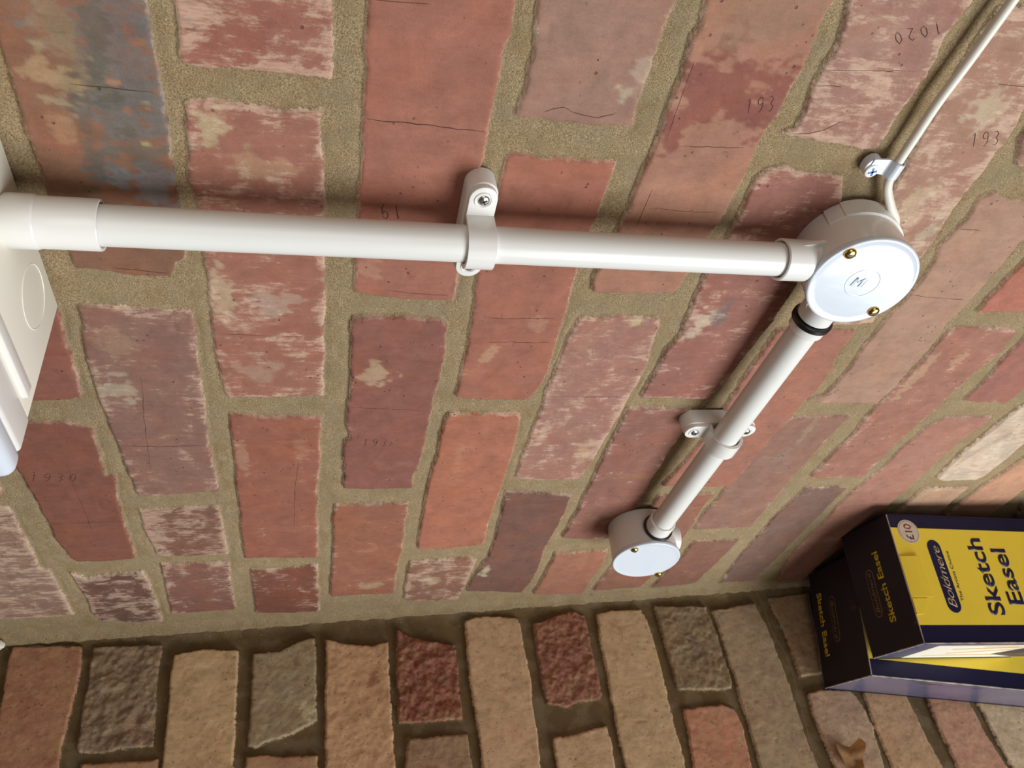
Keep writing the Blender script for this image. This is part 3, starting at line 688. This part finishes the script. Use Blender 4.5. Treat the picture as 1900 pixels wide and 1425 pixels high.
    L.new(mr(face, 0, 1, .95, .80), b.inputs['Roughness'])
    b.inputs['Specular IOR Level'].default_value = .2
    hgt_m = ma('ADD', ma('MULTIPLY', g1, .62), ma('ADD', ma('MULTIPLY', g3, .22), ma('MULTIPLY', sp, .25)))
    hgt_b = ma('ADD', ma('ADD', ma('MULTIPLY', fine, .10), ma('MULTIPLY', grain, ma('ADD', .08, ma('MULTIPLY', rf, .3)))), .35)
    hgt_b = ma('SUBTRACT', hgt_b, ma('MULTIPLY', pit, .3))
    hgt_b = ma('ADD', hgt_b, ma('MULTIPLY', wf, .04))
    hh = ma('ADD', ma('MULTIPLY', hgt_m, ma('SUBTRACT', 1, face)), ma('MULTIPLY', hgt_b, face))
    bp = N.new('ShaderNodeBump'); bp.inputs['Strength'].default_value = 1.0; bp.inputs['Distance'].default_value = .0020
    L.new(hh, bp.inputs['Height']); L.new(bp.outputs['Normal'], b.inputs['Normal'])
    return m
CREV = mat('crevice', lin((70, 42, 36)), .95, var=.3, scale=300)
MW = wall_material('house_brickwork', 'z', lin((210, 186, 146)), lin((132, 110, 80)), lin((208, 182, 158)))
SW = wall_material('return_brickwork', 'z', lin((142, 118, 82)), lin((90, 72, 50)), lin((196, 168, 134)), .6)
build_wall('wall_right', 'm', MAIN_BRICKS, [(-230, 0, 23), (0, 730, 1.15), (730, 1300, 6)],
           [(-1000, -860, 7), (-860, -560, 1.6), (-560, 290, 1.15), (290, 900, 6)],
           lambda u, z, h: np.stack([u, -h, z], -1), 5, MW, CREV, 1.0, -3.9, (0, .1, 0))
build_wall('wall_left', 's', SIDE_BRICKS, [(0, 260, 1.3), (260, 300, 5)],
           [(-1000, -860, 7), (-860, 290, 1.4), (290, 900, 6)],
           lambda u, z, h: np.stack([h, -u, z], -1), 9, SW, CREV, 2.05, -6.5, (-.23, 0, 0))  # high gain: brick colours brightened to make up for weak light on this wall
# plinth the boxes stand on, and the ground outside
bm = bmesh.new(); r = bmesh.ops.create_cube(bm, size=1)
for v in r['verts']: v.co = Vector((-.23 if v.co.x < 0 else 1.3, -.42 if v.co.y < 0 else .1, -1.3 if v.co.z < 0 else -1.0))
bmesh.ops.bevel(bm, geom=list(bm.edges), offset=.006, segments=2, affect='EDGES')
CONC = mat('pale_concrete', lin((170, 166, 158)), .85, var=.12, scale=9, bump=.4, bscale=200)
o = part('trim_1', bm, CONC, smooth=False); o['kind'] = 'structure'
bm = bmesh.new(); r = bmesh.ops.create_cube(bm, size=1)
for v in r['verts']: v.co = Vector((-3.2 if v.co.x < 0 else 3.2, -4 if v.co.y < 0 else .1, -2.6 if v.co.z < 0 else -2.5))
o = part('floor', bm, CONC, smooth=False); o['kind'] = 'structure'

# ------------------------------------------------------------------ conduit run
NOUT = Vector((0, -1, 0)); DNW = Vector((0, 0, -1)); LFT = Vector((-1, 0, 0))
CX, CD, CZ = 0.5555, -0.024, -0.315        # pipe axis: x of the vertical run, stand-off, height of the level run

def screw(name, c, n, r, mat_, label=None, parent=None, slots=((0, 1),), h=0.0018, spin=0.0, sl=None, w_=0.0007):
    c = Vector(c); n = Vector(n).normalized(); bm = bmesh.new()
    prof = [(-0.0015, 0.0), (-0.0015, r * .96), (0, r)] + [(h * math.sin(a), r * math.cos(a) ** .75) for a in [math.pi / 2 * k / 7 for k in range(1, 7)]] + [(h, 0)]
    lathe(bm, c, n, prof, 32)
    o = part(name, bm, mat_, parent)
    if label: o['label'] = label
    F = frame(n, (1, 0, 0.001))
    bm = bmesh.new()
    for ang in slots:
        a = ang[0] + spin; u = F @ Vector((math.cos(a), math.sin(a), 0)); v = F @ Vector((-math.sin(a), math.cos(a), 0))
        L = r * ang[1]
        q = []
        for su, sv in ((-1, -1), (1, -1), (1, 1), (-1, 1)):
            q.append(c + u * L * su + v * w_ * sv * .5)
        lo = [bm.verts.new(p + n * h * .45) for p in q]; 
        k1 = 1.03 if len(slots) == 1 else 1.0
        hi = [bm.verts.new(p + n * (h * k1 + 0.00008)) for p in q]
        bm.faces.new(lo); bm.faces.new(hi)
        for k in range(4): bm.faces.new((lo[k], lo[(k + 1) % 4], hi[(k + 1) % 4], hi[k]))
    part('screw_slot' if len(slots) == 1 else 'screw_recess', bm, sl or SLOT, o, smooth=False)
    return o

def pipe(label, a, b, r=0.010):
    a = Vector(a); b = Vector(b); L = (b - a).length; bm = bmesh.new()
    lathe(bm, a, b - a, [(0, r * .84), (0, r), (L, r), (L, r * .84), (0, r * .84)], 72)
    return tag(base_at(part('conduit_pipe', bm, PVC)), label, 'pipe', 'conduit pipes on the brick wall')
pipe('long upright white conduit pipe from the cream enclosure to the round box', (CX, CD, 0.128), (CX, CD, -0.276))
pipe('short level white conduit pipe between the two round junction boxes', (0.4995, CD, CZ), (0.2215, CD, CZ + .003))

# couplers
bm = bmesh.new()
lathe(bm, (CX, CD, 0.1421), DNW, [(0, .0104), (0, .0124), (.0006, .0129), (.0128, .0129), (.0136, .0126), (.0140, .0123), (.0395, .0124), (.0402, .0121), (.0402, .0110), (.0385, .0104), (.0, .0104)], 96, rib=(.0003, .0130, -.00025))
tag(base_at(part('conduit_coupler', bm, PVC2)), 'ribbed white coupler joining the conduit to the cream enclosure', 'pipe fitting')

def junction_box(label, lid_c, n, spouts, screws, emboss=None, plate=True):
    lid_c = Vector(lid_c); n = Vector(n).normalized()
    root = thing('junction_box', label, 'junction box', (lid_c.x, 0, lid_c.z), 'round junction boxes on the conduit')
    depth = 0.0385; R = 0.0316
    b0 = lid_c - n * 0.0425
    bm = bmesh.new()
    lathe(bm, b0, n, [(0.0035, 0), (0.0035, R - .0008), (0.0388, R + .0003), (0.0388, R - .002), (0.0388, 0)], 96)
    part('box_body', bm, PVC2, root)
    if plate:   # raised knock-out ring sections round the rear of the body
        F = frame(n, (1, 0, 0))
        for (a0, a1, dr) in plate:
            bm = bmesh.new(); K = 28; rows = []
            for k in range(K + 1):
                a = math.radians(a0 + (a1 - a0) * k / K); d = Vector((math.cos(a), math.sin(a), 0))
                rows.append([bm.verts.new(b0 + F @ (d * rr + Vector((0, 0, t)))) for rr, t in ((R - .002, .0036), (R + dr, .0036), (R + dr, .0165), (R - .001, .0175))])
            for A, B in zip(rows[:-1], rows[1:]):
                for j in range(4): bm.faces.new((A[j], B[j], B[(j + 1) % 4], A[(j + 1) % 4]))
            bm.faces.new(rows[0]); bm.faces.new(rows[-1])
            part('rear_rim', bm, PVC2, root)
    for sp in spouts:
        o_, d_, r_, L_ = sp['o'], Vector(sp['d']), sp['r'], sp['L']
        bm = bmesh.new()
        lathe(bm, o_, d_, [(-.006, r_ * .8), (-.006, r_), (L_ - .0006, r_), (L_, r_ - .0006), (L_, r_ - .0012), (L_ - .0016, r_ - .0022), (-.006, r_ * .8)], 72)
        s_ = part('spout', bm, PVC2, root)
        if sp.get('fin'):
            for sg in sp['fin']:
                c = Vector(o_) + sg * r_ * .92; bm = bmesh.new()
                e = d_.cross(sg).normalized() * .0012
                tri = [c + d_ * -.004 + sg * .0040, c + d_ * -.002 + sg * .0040, c + d_ * (L_ * .72), c + d_ * -.004 - sg * .003]
                A = [bm.verts.new(p + e) for p in tri]; B = [bm.verts.new(p - e) for p in tri]
                bm.faces.new(A); bm.faces.new(B)
                for k in range(4): bm.faces.new((A[k], A[(k + 1) % 4], B[(k + 1) % 4], B[k]))
                part('gusset', bm, PVC2, s_, smooth=False)
    bm = bmesh.new()
    RL = .0326
    prof = [(-.0035, RL - .0016), (-.0040, RL - .0002), (-.0036, RL), (-.0010, RL), (-.0004, RL - .0003), (-.00005, RL - .0011), (-.0003, RL - .0019), (-.0003, RL - .0055), (-.0003, .0105), (-.0003, 0)]
    lathe(bm, lid_c, n, prof, 128)
    lid = part('lid', bm, PVCL, root, angle=50)
    for (dx, dz, ang) in screws:
        F = frame(n, (1, 0, 0)); 
        p = lid_c + Vector((dx, 0, dz)); p = p - n * (p - lid_c).dot(n)
        screw('lid_screw', p - n * .0002, n, .0037, BRASS, 'brass slotted screw', root, slots=((ang, .66),), h=.0022, w_=.0011)
    if emboss:
        bm = bmesh.new(); lathe(bm, lid_c, n, [(-.0003, .0098), (-.00012, .0102), (-.0003, .0106)], 64)
        part('embossed_ring', bm, PVCL, lid)
        letters('MK', lid, lid_c + Vector((-.0030, 0, .0062)), Vector((0, 0, -1)) * -1, n, .0068, PVCL, shear=.25, th=.00018, name='embossed_mark', width=.0125, right=Vector((0, 0, -1)))
    return root

def letters(txt, parent, org, updir, n, size, mat_, shear=0, th=.0001, name='lettering', width=None, right=None, bold=0.0, space=1.0, fullheight=False):
    """text laid on a plane: org = lower left, right = reading direction, n = facing direction, size = capital height"""
    cu = bpy.data.curves.new(name, 'FONT'); cu.body = txt; cu.shear = shear; cu.offset = bold; cu.extrude = 0; cu.space_character = space
    cu.resolution_u = 6
    ob = bpy.data.objects.new(name, cu); C.objects.link(ob)
    bpy.context.view_layer.update()
    me = bpy.data.meshes.new_from_object(ob.evaluated_get(bpy.context.evaluated_depsgraph_get()))
    bpy.data.objects.remove(ob); 
    N_ = len(me.vertices); a = np.empty(N_ * 3, np.float32); me.vertices.foreach_get('co', a); a = a.reshape(-1, 3)
    x0, x1 = a[:, 0].min(), a[:, 0].max()
    CAPH = .70
    right = Vector(right).normalized(); n = Vector(n).normalized(); up = n.cross(right).normalized()
    sy = size / CAPH; sx = (width / (x1 - x0)) if width else sy
    bm = bmesh.new(); bm.from_mesh(me); bpy.data.meshes.remove(me)
    for v in bm.verts:
        x, y = (v.co.x - x0) * sx, v.co.y * sy
        v.co = Vector(org) + right * x + up * y
    ext = bmesh.ops.extrude_face_region(bm, geom=list(bm.faces))
    for v in [g for g in ext['geom'] if isinstance(g, bmesh.types.BMVert)]: v.co += n * th
    return part(name, bm, mat_, parent, smooth=False)

n1 = Vector((.0507, -1, .1388)); n2 = Vector((.0437, -1, .0840))
b1c = Vector((.5557, -.0420, -.3128)); b2c = Vector((.1862, -.0420, -.3069))
junction_box('large nearer round white junction box under the clipped cable', b1c, n1,
    [dict(o=(CX, CD, CZ + .0315), d=(0, 0, 1), r=.0125, L=.0205, fin=[Vector((1, 0, 0))]),
     dict(o=(CX - .0315, CD, CZ), d=(-1, 0, 0), r=.0116, L=.0160, fin=[Vector((0, 0, 1))])],
    [(.0196, .0194, math.pi / 2 + .05), (-.0198, -.0193, math.pi / 2 + .62)], emboss=True,
    plate=[(-100, 32, .0010), (32, 50, .0004)])
junction_box('smaller farther round white junction box close to the corner', b2c, n2,
    [dict(o=(b2c.x - .001, -.0185, CZ - .0215), d=(0, 0, -1), r=.0135, L=.0085)],
    [(.0208, .0190, .5), (-.0260, -.0215, .2)], plate=None)

# black sealing rings and the sockets they close
def ring(label, o, d, r0, r1, L):
    bm = bmesh.new(); lathe(bm, o, d, [(0, r0), (0, r1 - .0006), (.0006, r1), (L - .0006, r1), (L, r1 - .0006), (L, r0), (0, r0)], 64)
    return tag(base_at(part('sealing_ring', bm, RUBBER)), label, 'seal', 'black sealing rings')
ring('thick black rubber ring below the nearer junction box', (.5075, CD, CZ), LFT, .0098, .0136, .0042)
ring('thin black rubber ring against the farther junction box', (.2172, CD, CZ + .003), (1, 0, 0), .0122, .0140, .0030)
def socket(label, o, d, L, r=.0122):
    bm = bmesh.new(); lathe(bm, o, d, [(0, .0101), (0, r), (L - .0006, r), (L, r - .0005), (L, .0102), (0, .0101)], 72)
    return tag(base_at(part('conduit_socket', bm, PVC2)), label, 'pipe fitting')
socket('short white socket below the thick black ring', (.5033, CD, CZ), LFT, .0070, .0120)
socket('short white socket at the farther junction box', (.2200, CD, CZ + .003), (1, 0, 0), .0130, .0121)

def saddle(label, cen, along, across):
    """spacer-bar saddle: cen on the wall, along = pipe direction, across = direction between its screws"""
    cen = Vector(cen); al = Vector(along); ac = Vector(across)
    root = thing('conduit_saddle', label, 'pipe bracket', cen, 'spacer saddles holding the conduit')
    fn = lambda u, v, h: cen + ac * u + al * v + NOUT * h
    bm = bmesh.new(); extrude_poly(bm, stadium(0, 0, .0470, .0084), fn, -.001, .0118, bev=.0010)
    part('spacer_bar', bm, PVC2, root)
    bm = bmesh.new()
    r0, r1 = .01025, .0127; yb, yt = .0116, .0150
    prof = []
    hw = .0076
    outer = [(.0133, yt), (.0129, .0195), (.0127, .0235)] + [(r1 * math.cos(a), .024 + r1 * math.sin(a)) for a in [math.pi * k / 28 for k in range(0, 29)]] + [(-.0127, .0235), (-.0129, .0195), (-.0133, yt)]
    inner = [(-.0128, yb), (-.0104, .0135), (-r0, .0200)] + [(-r0 * math.cos(a), .024 + r0 * math.sin(a)) for a in [math.pi * k / 28 for k in range(0, 29)]] + [(r0, .0200), (.0104, .0135), (.0128, yb)]
    loop = outer + inner
    ch = .0004
    rings = []
    for v, s_ in ((-hw, 1), (hw, -1)):
        rings.append([bm.verts.new(fn(p[0], v, p[1])) for p in loop])
    A, B = rings; n = len(loop)
    for k in range(n): bm.faces.new((A[k], A[(k + 1) % n], B[(k + 1) % n], B[k]))
    no = len(outer)
    for Rg in rings:                       # side faces as a strip of quads
        for k in range(no - 1):
            j0 = n - 1 - k; j1 = n - 2 - k
            if j1 < no - 1: break
            bm.faces.new((Rg[k], Rg[k + 1], Rg[j1], Rg[j0])) if j1 >= no else None
    strap = part('strap', bm, PVC2, root, angle=40)
    for s_ in (1, -1):
        foot = [(s_ * .0128, -hw), (s_ * .0235, -hw)]
        for k in range(1, 12):
            a = -math.pi / 2 + math.pi * k / 12
            foot.append((s_ * (.0235 + .0078 * math.cos(a)), .0076 * math.sin(a)))
        foot += [(s_ * .0235, hw), (s_ * .0128, hw)]
        bm = bmesh.new(); extrude_poly(bm, foot, fn, .0119, .0152, bev=.0005)
        part('strap_foot', bm, PVC2, root)
        bm = bmesh.new(); c = fn(s_ * .0232, 0, .0151)
        lathe(bm, c, NOUT, [(0, .0052), (.0007, .0048), (.0007, .0041), (.0001, .0039)], 40)
        part('screw_boss', bm, PVC2, root)
        screw('saddle_screw', c, NOUT, .0034, ZINC, 'zinc plated cross-head screw', root, slots=((.5, .6), (.5 + math.pi / 2, .6)), h=.0016, w_=.0009)
    return root
saddle('white saddle with two screws on the upright conduit', (CX - .001, 0, -.0806), (0, 0, 1), (1, 0, 0))
saddle('white saddle with two screws on the level conduit', (.3625, 0, CZ - .0005), (1, 0, 0), (0, 0, 1))

# ------------------------------------------------------------------ cream enclosure
root = thing('electrical_enclosure', 'cream plastic electrical enclosure mounted above the upright conduit', 'enclosure', (.62, 0, .142))
def rbox(bm, x0, x1, y0, y1, z0, z1, bev, seg=3):
    r = bmesh.ops.create_cube(bm, size=1); 
    for v in r['verts']:
        v.co = Vector((x0 if v.co.x < 0 else x1, y0 if v.co.y < 0 else y1, z0 if v.co.z < 0 else z1))
    if bev: bmesh.ops.bevel(bm, geom=list({e for v in r['verts'] for e in v.link_edges}), offset=bev, segments=seg, profile=.5, affect='EDGES')
bm = bmesh.new(); rbox(bm, .4743, .80, -.0777, -.0003, .1421, .40, .0008, 2); part('housing', bm, CREAM, root)
bm = bmesh.new(); rbox(bm, .4735, .801, -.0985, -.0775, .1412, .401, .0028, 5); cov = part('front_cover', bm, PVC2, root)
bm = bmesh.new(); rbox(bm, .4865, .79, -.0748, -.0668, .1395, .1430, .0010, 3); part('moulded_rib', bm, PVC2, root)
bm = bmesh.new(); rbox(bm, .4725, .70, -.1130, -.0975, .1405, .38, .0060, 6); part('hinged_flap', bm, PVCL, root)
bm = bmesh.new(); lathe(bm, (.5065, -.0248, .1422), DNW, [(0, .0172), (.0003, .0168), (.0003, .0164), (-.0002, .0161), (-.0002, 0)], 96)
part('knockout', bm, CREAM, root)

# ------------------------------------------------------------------ thin cable and its clip
cz = -.316
pts = [(.800, -.0065, -.3172), (.74, -.006, -.3173), (.709, -.006, -.3171), (.679, -.006, -.3163), (.654, -.006, -.3150), (.634, -.0058, -.3157), (.6136, -.0060, -.3164), (.6000, -.0062, -.3198), (.5880, -.0078, -.3290), (.5770, -.0080, -.3400), (.566, -.0075, -.3440), (.556, -.0070, -.338)]
bm = bmesh.new(); tube(bm, spline(pts, 12), .00262, 20)
tag(base_at(part('cable', bm, CABLE)), 'thin off-white cable running level from the clip to the nearer junction box', 'cable')
root = thing('cable_clip', 'small white clip with a cross-head screw holding the thin cable', 'clip', (.609, 0, -.311))
bm = bmesh.new(); w2 = .0050; xc = .6115; pc = (-.3166, .0062)        # (z, height) of the cable centre
prof = []
outer = [(-.3045 + .0030, .0049), (-.3110, .0049), (-.3125, .0056)]
arc = [(pc[0] + .0039 * math.cos(a), pc[1] + .0039 * math.sin(a)) for a in [math.radians(40 + 190 * k / 16) for k in range(17)]]
outer += arc
inner = [(pc[0] + .0029 * math.cos(a), pc[1] + .0029 * math.sin(a)) for a in [math.radians(230 - 190 * k / 16) for k in range(17)]] + [(-.3128, .0038), (-.3110, .0034), (-.3045 + .0030, .0034)]
loop = outer + inner; n = len(loop)
A = [bm.verts.new((xc - w2 * (1 if p[0] < -.309 else .85), -p[1], p[0])) for p in loop]
B = [bm.verts.new((xc + w2 * (1 if p[0] < -.309 else .85), -p[1], p[0])) for p in loop]
for k in range(n): bm.faces.new((A[k], A[(k + 1) % n], B[(k + 1) % n], B[k]))
no = len(outer)
for Rg in (A, B):
    for k in range(no - 1): bm.faces.new((Rg[k], Rg[k + 1], Rg[n - 2 - k], Rg[n - 1 - k]))
part('clip_strap', bm, PVCL, root)
bm = bmesh.new(); extrude_poly(bm, stadium(.6100, -.3045, .0016, .0054), lambda u, v, h: Vector((u, -h, v)), -.001, .0042, bev=.0006)
part('clip_foot', bm, PVCL, root)
WSCREW = mat('white_coated_screw', lin((236, 234, 228)), .3, var=.02)
BLUEZ = mat('blued_steel', lin((60, 92, 140)), .3, metal=.7, var=.1)
screw('clip_screw', (.6082, -.0050, -.3040), NOUT, .0042, WSCREW, 'white screw with a blue-grey cross recess', root, slots=((.3, .62), (.3 + math.pi / 2, .62)), h=.0010, sl=BLUEZ, w_=.0013)

# ------------------------------------------------------------------ two packing boxes standing in the corner
def carton(label, o, a, t, l, w_, d_, L, first):
    o, a, t, l = (Vector(v) for v in (o, a, t, l))
    root = thing('cardboard_box', label, 'box', o + l * L, 'printed cardboard boxes standing in the corner')
    def P(u, v, k, lift=(0, 0, 0)): return o + a * u + t * v + l * k
    bm = bmesh.new()
    r = bmesh.ops.create_cube(bm, size=1)
    for v in r['verts']: v.co = P(w_ if v.co.x > 0 else 0, d_ if v.co.y > 0 else 0, L if v.co.z > 0 else 0)
    bmesh.ops.bevel(bm, geom=list(bm.edges), offset=.0009, segments=3, profile=.5, affect='EDGES')
    body = part('carton', bm, NAVY, root)
    mm_ = .001
    def plate(name, pts, plane, mat_, parent, th=.00012, lift=0.0, label=None):
        """pts in mm: front plane (across, down), end plane (across, back), side plane (back, down)"""
        bm = bmesh.new()
        if plane == 'front': f = lambda x, y, h: o + a * x * mm_ + l * y * mm_ - t * h
        elif plane == 'end': f = lambda x, y, h: o + a * x * mm_ + t * y * mm_ - l * h
        else: f = lambda x, y, h: o + t * x * mm_ + l * y * mm_ - a * h
        extrude_poly(bm, pts, f, -.0002 + lift, th + lift)
        q = part(name, bm, mat_, parent, smooth=False)
        if label: q['label'] = label
        return q
    W = w_ * 1000; D = d_ * 1000; LL = L * 1000
    fr = plate('yellow_panel', [(17.4, .6), (117, .6), (117, LL - 1), (17.4, LL - 1)], 'front', YEL, root)
    plate('end_flap', [(.8, .8), (W - .8, .8), (W - .8, D - .8), (.8, D - .8)], 'end', NAVYD, root, th=.0003)
    side = plate('side_panel', [(.8, .8), (D - .8, .8), (D - .8, LL - 1), (.8, LL - 1)], 'side', GLOSSN, root)
    fa = lambda x, y, h=.0002: o + a * x * mm_ + l * y * mm_ - t * h
    ea = lambda x, y, h=.0004: o + a * x * mm_ + t * y * mm_ - l * h
    if first:
        letters('Sketch', fr, fa(27, 108.5), None, -t, .0185, INK, width=.081, right=a, bold=.022)
        letters('Easel', fr, fa(38, 136.5), None, -t, .0185, INK, width=.059, right=a, bold=.022)
        lg = plate('logo_oval', stadium(67, 48, 59, 8.3, -.03, 16), 'front', INK, fr, lift=.0001)
        letters('Boldmere', lg, fa(34.5, 52.3, .00025), None, -t, .0092, mat('cream_ink', lin((190, 168, 128)), .4), width=.064, right=a, shear=.35, bold=-.008, space=.92)
        letters('The Artists Choice', fr, fa(41, 63.0), None, -t, .0036, INK, width=.052, right=a)
        st = plate('price_sticker', stadium(113, 21.5, 0.01, 12.8, 0, 28), 'front', STICK, fr, th=.0002, lift=.0002)
        plate('sticker_ring', stadium(113, 21.5, 0.01, 11.6, 0, 28), 'front', SLOT, st, th=.0001, lift=.00035)
        plate('sticker_face', stadium(113, 21.5, 0.01, 11.2, 0, 28), 'front', STICK, st, th=.0001, lift=.0004)
        letters('£1', st, fa(104.0, 25.5, .00055), None, -t, .0085, SLOT, width=.0095, right=a, bold=.01)
        letters('0', st, fa(115.0, 25.5, .00055), None, -t, .0085, REDI, width=.0062, right=a, bold=.02)
        # tuck flap, creased and lifting
        bm = bmesh.new(); rows = []
        for y, lo, hi in ((.4, .0002, .0010), (7, .0004, .0019), (15, .0012, .0026), (23, .0020, .0030), (24, .0022, .0029)):
            rows.append([bm.verts.new(fa(x, y + (1.5 if x < 60 and y > 20 else 0), h)) for x, h in ((44.5, lo), (86.2, lo), (86.2, hi), (44.5, hi))])
        for A, B in zip(rows[:-1], rows[1:]):
            for k in range(4): bm.faces.new((A[k], A[(k + 1) % 4], B[(k + 1) % 4], B[k]))
        bm.faces.new(rows[0]); bm.faces.new(rows[-1])
        part('tuck_flap', bm, YEL, root, smooth=False)
        plate('tuck_tab', [(27.5, .6), (43, .6), (43.2, 20), (36, 15), (28, 8)], 'front', YEL, root, th=.0012)
        letters('Sketch Easel', body, ea(27.5, 28.8), None, -l, .0088, YTXT, width=.073, right=a, bold=.02)
        ov = (61, 50.2, 38, 5.8, -.03)
        # side picture: pale panel with the wooden legs of an easel
        pic = plate('picture_panel', [(13, 28), (77, 33), (76, 400), (14, 400)], 'side', WHITEP, side, lift=.0001)
        for q in ([(30, 60), (33, 60), (24, 150), (18, 150)], [(52, 70), (55, 70), (30, 160), (25, 162)], [(64, 50), (66, 50), (62, 190), (56, 190)], [(20, 90), (22, 90), (19, 130), (17, 130)]):
            plate('easel_leg_print', q, 'side', TANP, pic, lift=.0002)
        plate('print_corner', [(15, 152), (60, 132), (76, 176), (76, 330), (15, 330)], 'side', INK, pic, lift=.0002)
    else:
        letters('Sketch Easel', body, ea(105.5, 78.5), None, -l, .0088, YTXT, width=.073, right=-a, bold=.02)
        ov = (70, 50, 40, 5.8, .0)
        for q in ([(12, 70), (15, 62), (20, 78), (14, 96)],):
            plate('torn_patch', q, 'side', SLOT, side, lift=.0001)
    cx, cy, L_, r_, an = ov
    o1 = plate('logo_oval', stadium(cx, cy, L_, r_, an, 16), 'end', GOLD, body, th=.00012, lift=.0003)
    plate('logo_inner', stadium(cx, cy, L_, r_ - .6, an, 16), 'end', NAVYD, o1, th=.00012, lift=.0004)
    if first: letters('Boldmere', o1, ea(cx - L_ / 2 - 1.5, cy - 2.6, .0006), None, -l, .0058, GOLD, width=(L_ + 4) * .001, right=a, shear=.35, bold=-.012)
    else: letters('Boldmere', o1, ea(cx + L_ / 2 + 1.5, cy + 2.6, .0006), None, -l, .0058, GOLD, width=(L_ + 4) * .001, right=-a, shear=.35, bold=-.012)
    # rubbed edges where the card shows
    rng = np.random.default_rng(3 if first else 4)
    bm = bmesh.new()
    def worn(p, q, n_):
        pp = [p + (q - p) * k / n_ for k in range(n_ + 1)]
        tube(bm, pp, [.0004 + .0005 * rng.random() for _ in pp], 8)
    worn(P(0, 0, 0), P(0, 0, L), 60); worn(P(0, 0, 0), P(0, d_, 0), 24); worn(P(0, 0, 0), P(w_, 0, 0), 10)
    part('worn_edge', bm, EDGE, root)
    return root
carton('navy and yellow easel box in front, its yellow face and price sticker showing', (.1808, -.1423, -.5735), (.163508, .983920, -.071885), (-.986214, .164897, .013793), (-.025425, -.068638, -.997317), .131, .078, .417, True)
carton('navy easel box behind the other one, against the left wall', (.0945, -.1440, -.5685), (.165174, .970621, -.174965), (-.986250, .163526, -.023897), (-.005416, -.176506, -.984283), .131, .089, .4115, False)

# ------------------------------------------------------------------ small litter on the return wall
bm = bmesh.new(); g = 10; rows = []
for i in range(g + 1):
    row = []
    for j in range(7):
        v = j / 6 - .5; u = i / g
        wd = .020 * (.35 + .65 * math.sin(math.pi * min(1, u * .9 + .1)) ** .7)
        row.append(bm.verts.new((.004 + .014 * (v * v) * 3 + .004 * math.sin(6 * u), -.190 - .030 * u + .003 * math.sin(9 * v), -.567 + wd * v * 1.8 + .004 * math.sin(5 * u + 3 * v))))
    rows.append(row)
for i in range(g):
    for j in range(6): bm.faces.new((rows[i][j], rows[i][j + 1], rows[i + 1][j + 1], rows[i + 1][j]))
bmesh.ops.solidify(bm, geom=list(bm.faces), thickness=.0004)
tag(base_at(part('dried_leaf', bm, LEAF, angle=60)), 'curled dry brown leaf caught on the left wall under the boxes', 'leaf')
bm = bmesh.new()
tube(bm, spline([(.004, -.0005, -.5283), (.0035, -.028, -.5318), (.003, -.0559, -.5320), (.0035, -.0952, -.5388), (.003, -.1378, -.5341), (.0015, -.178, -.5303), (.001, -.23, -.524)], 10), [.00022] * 61, 6)
tag(base_at(part('cobweb_strand', bm, WEB)), 'pale cobweb strand along the left wall beside the boxes', 'cobweb')
bm = bmesh.new(); bmesh.ops.create_icosphere(bm, subdivisions=3, radius=.0045)
for v in bm.verts: v.co = v.co * (1 + .22 * math.sin(900 * v.co.x + 2) * math.sin(1100 * v.co.z)) + Vector((.006, -.006, .2925))
tag(base_at(part('mortar_crumb', bm, WHITEP)), 'small pale crumb of mortar lodged in the corner', 'crumb')
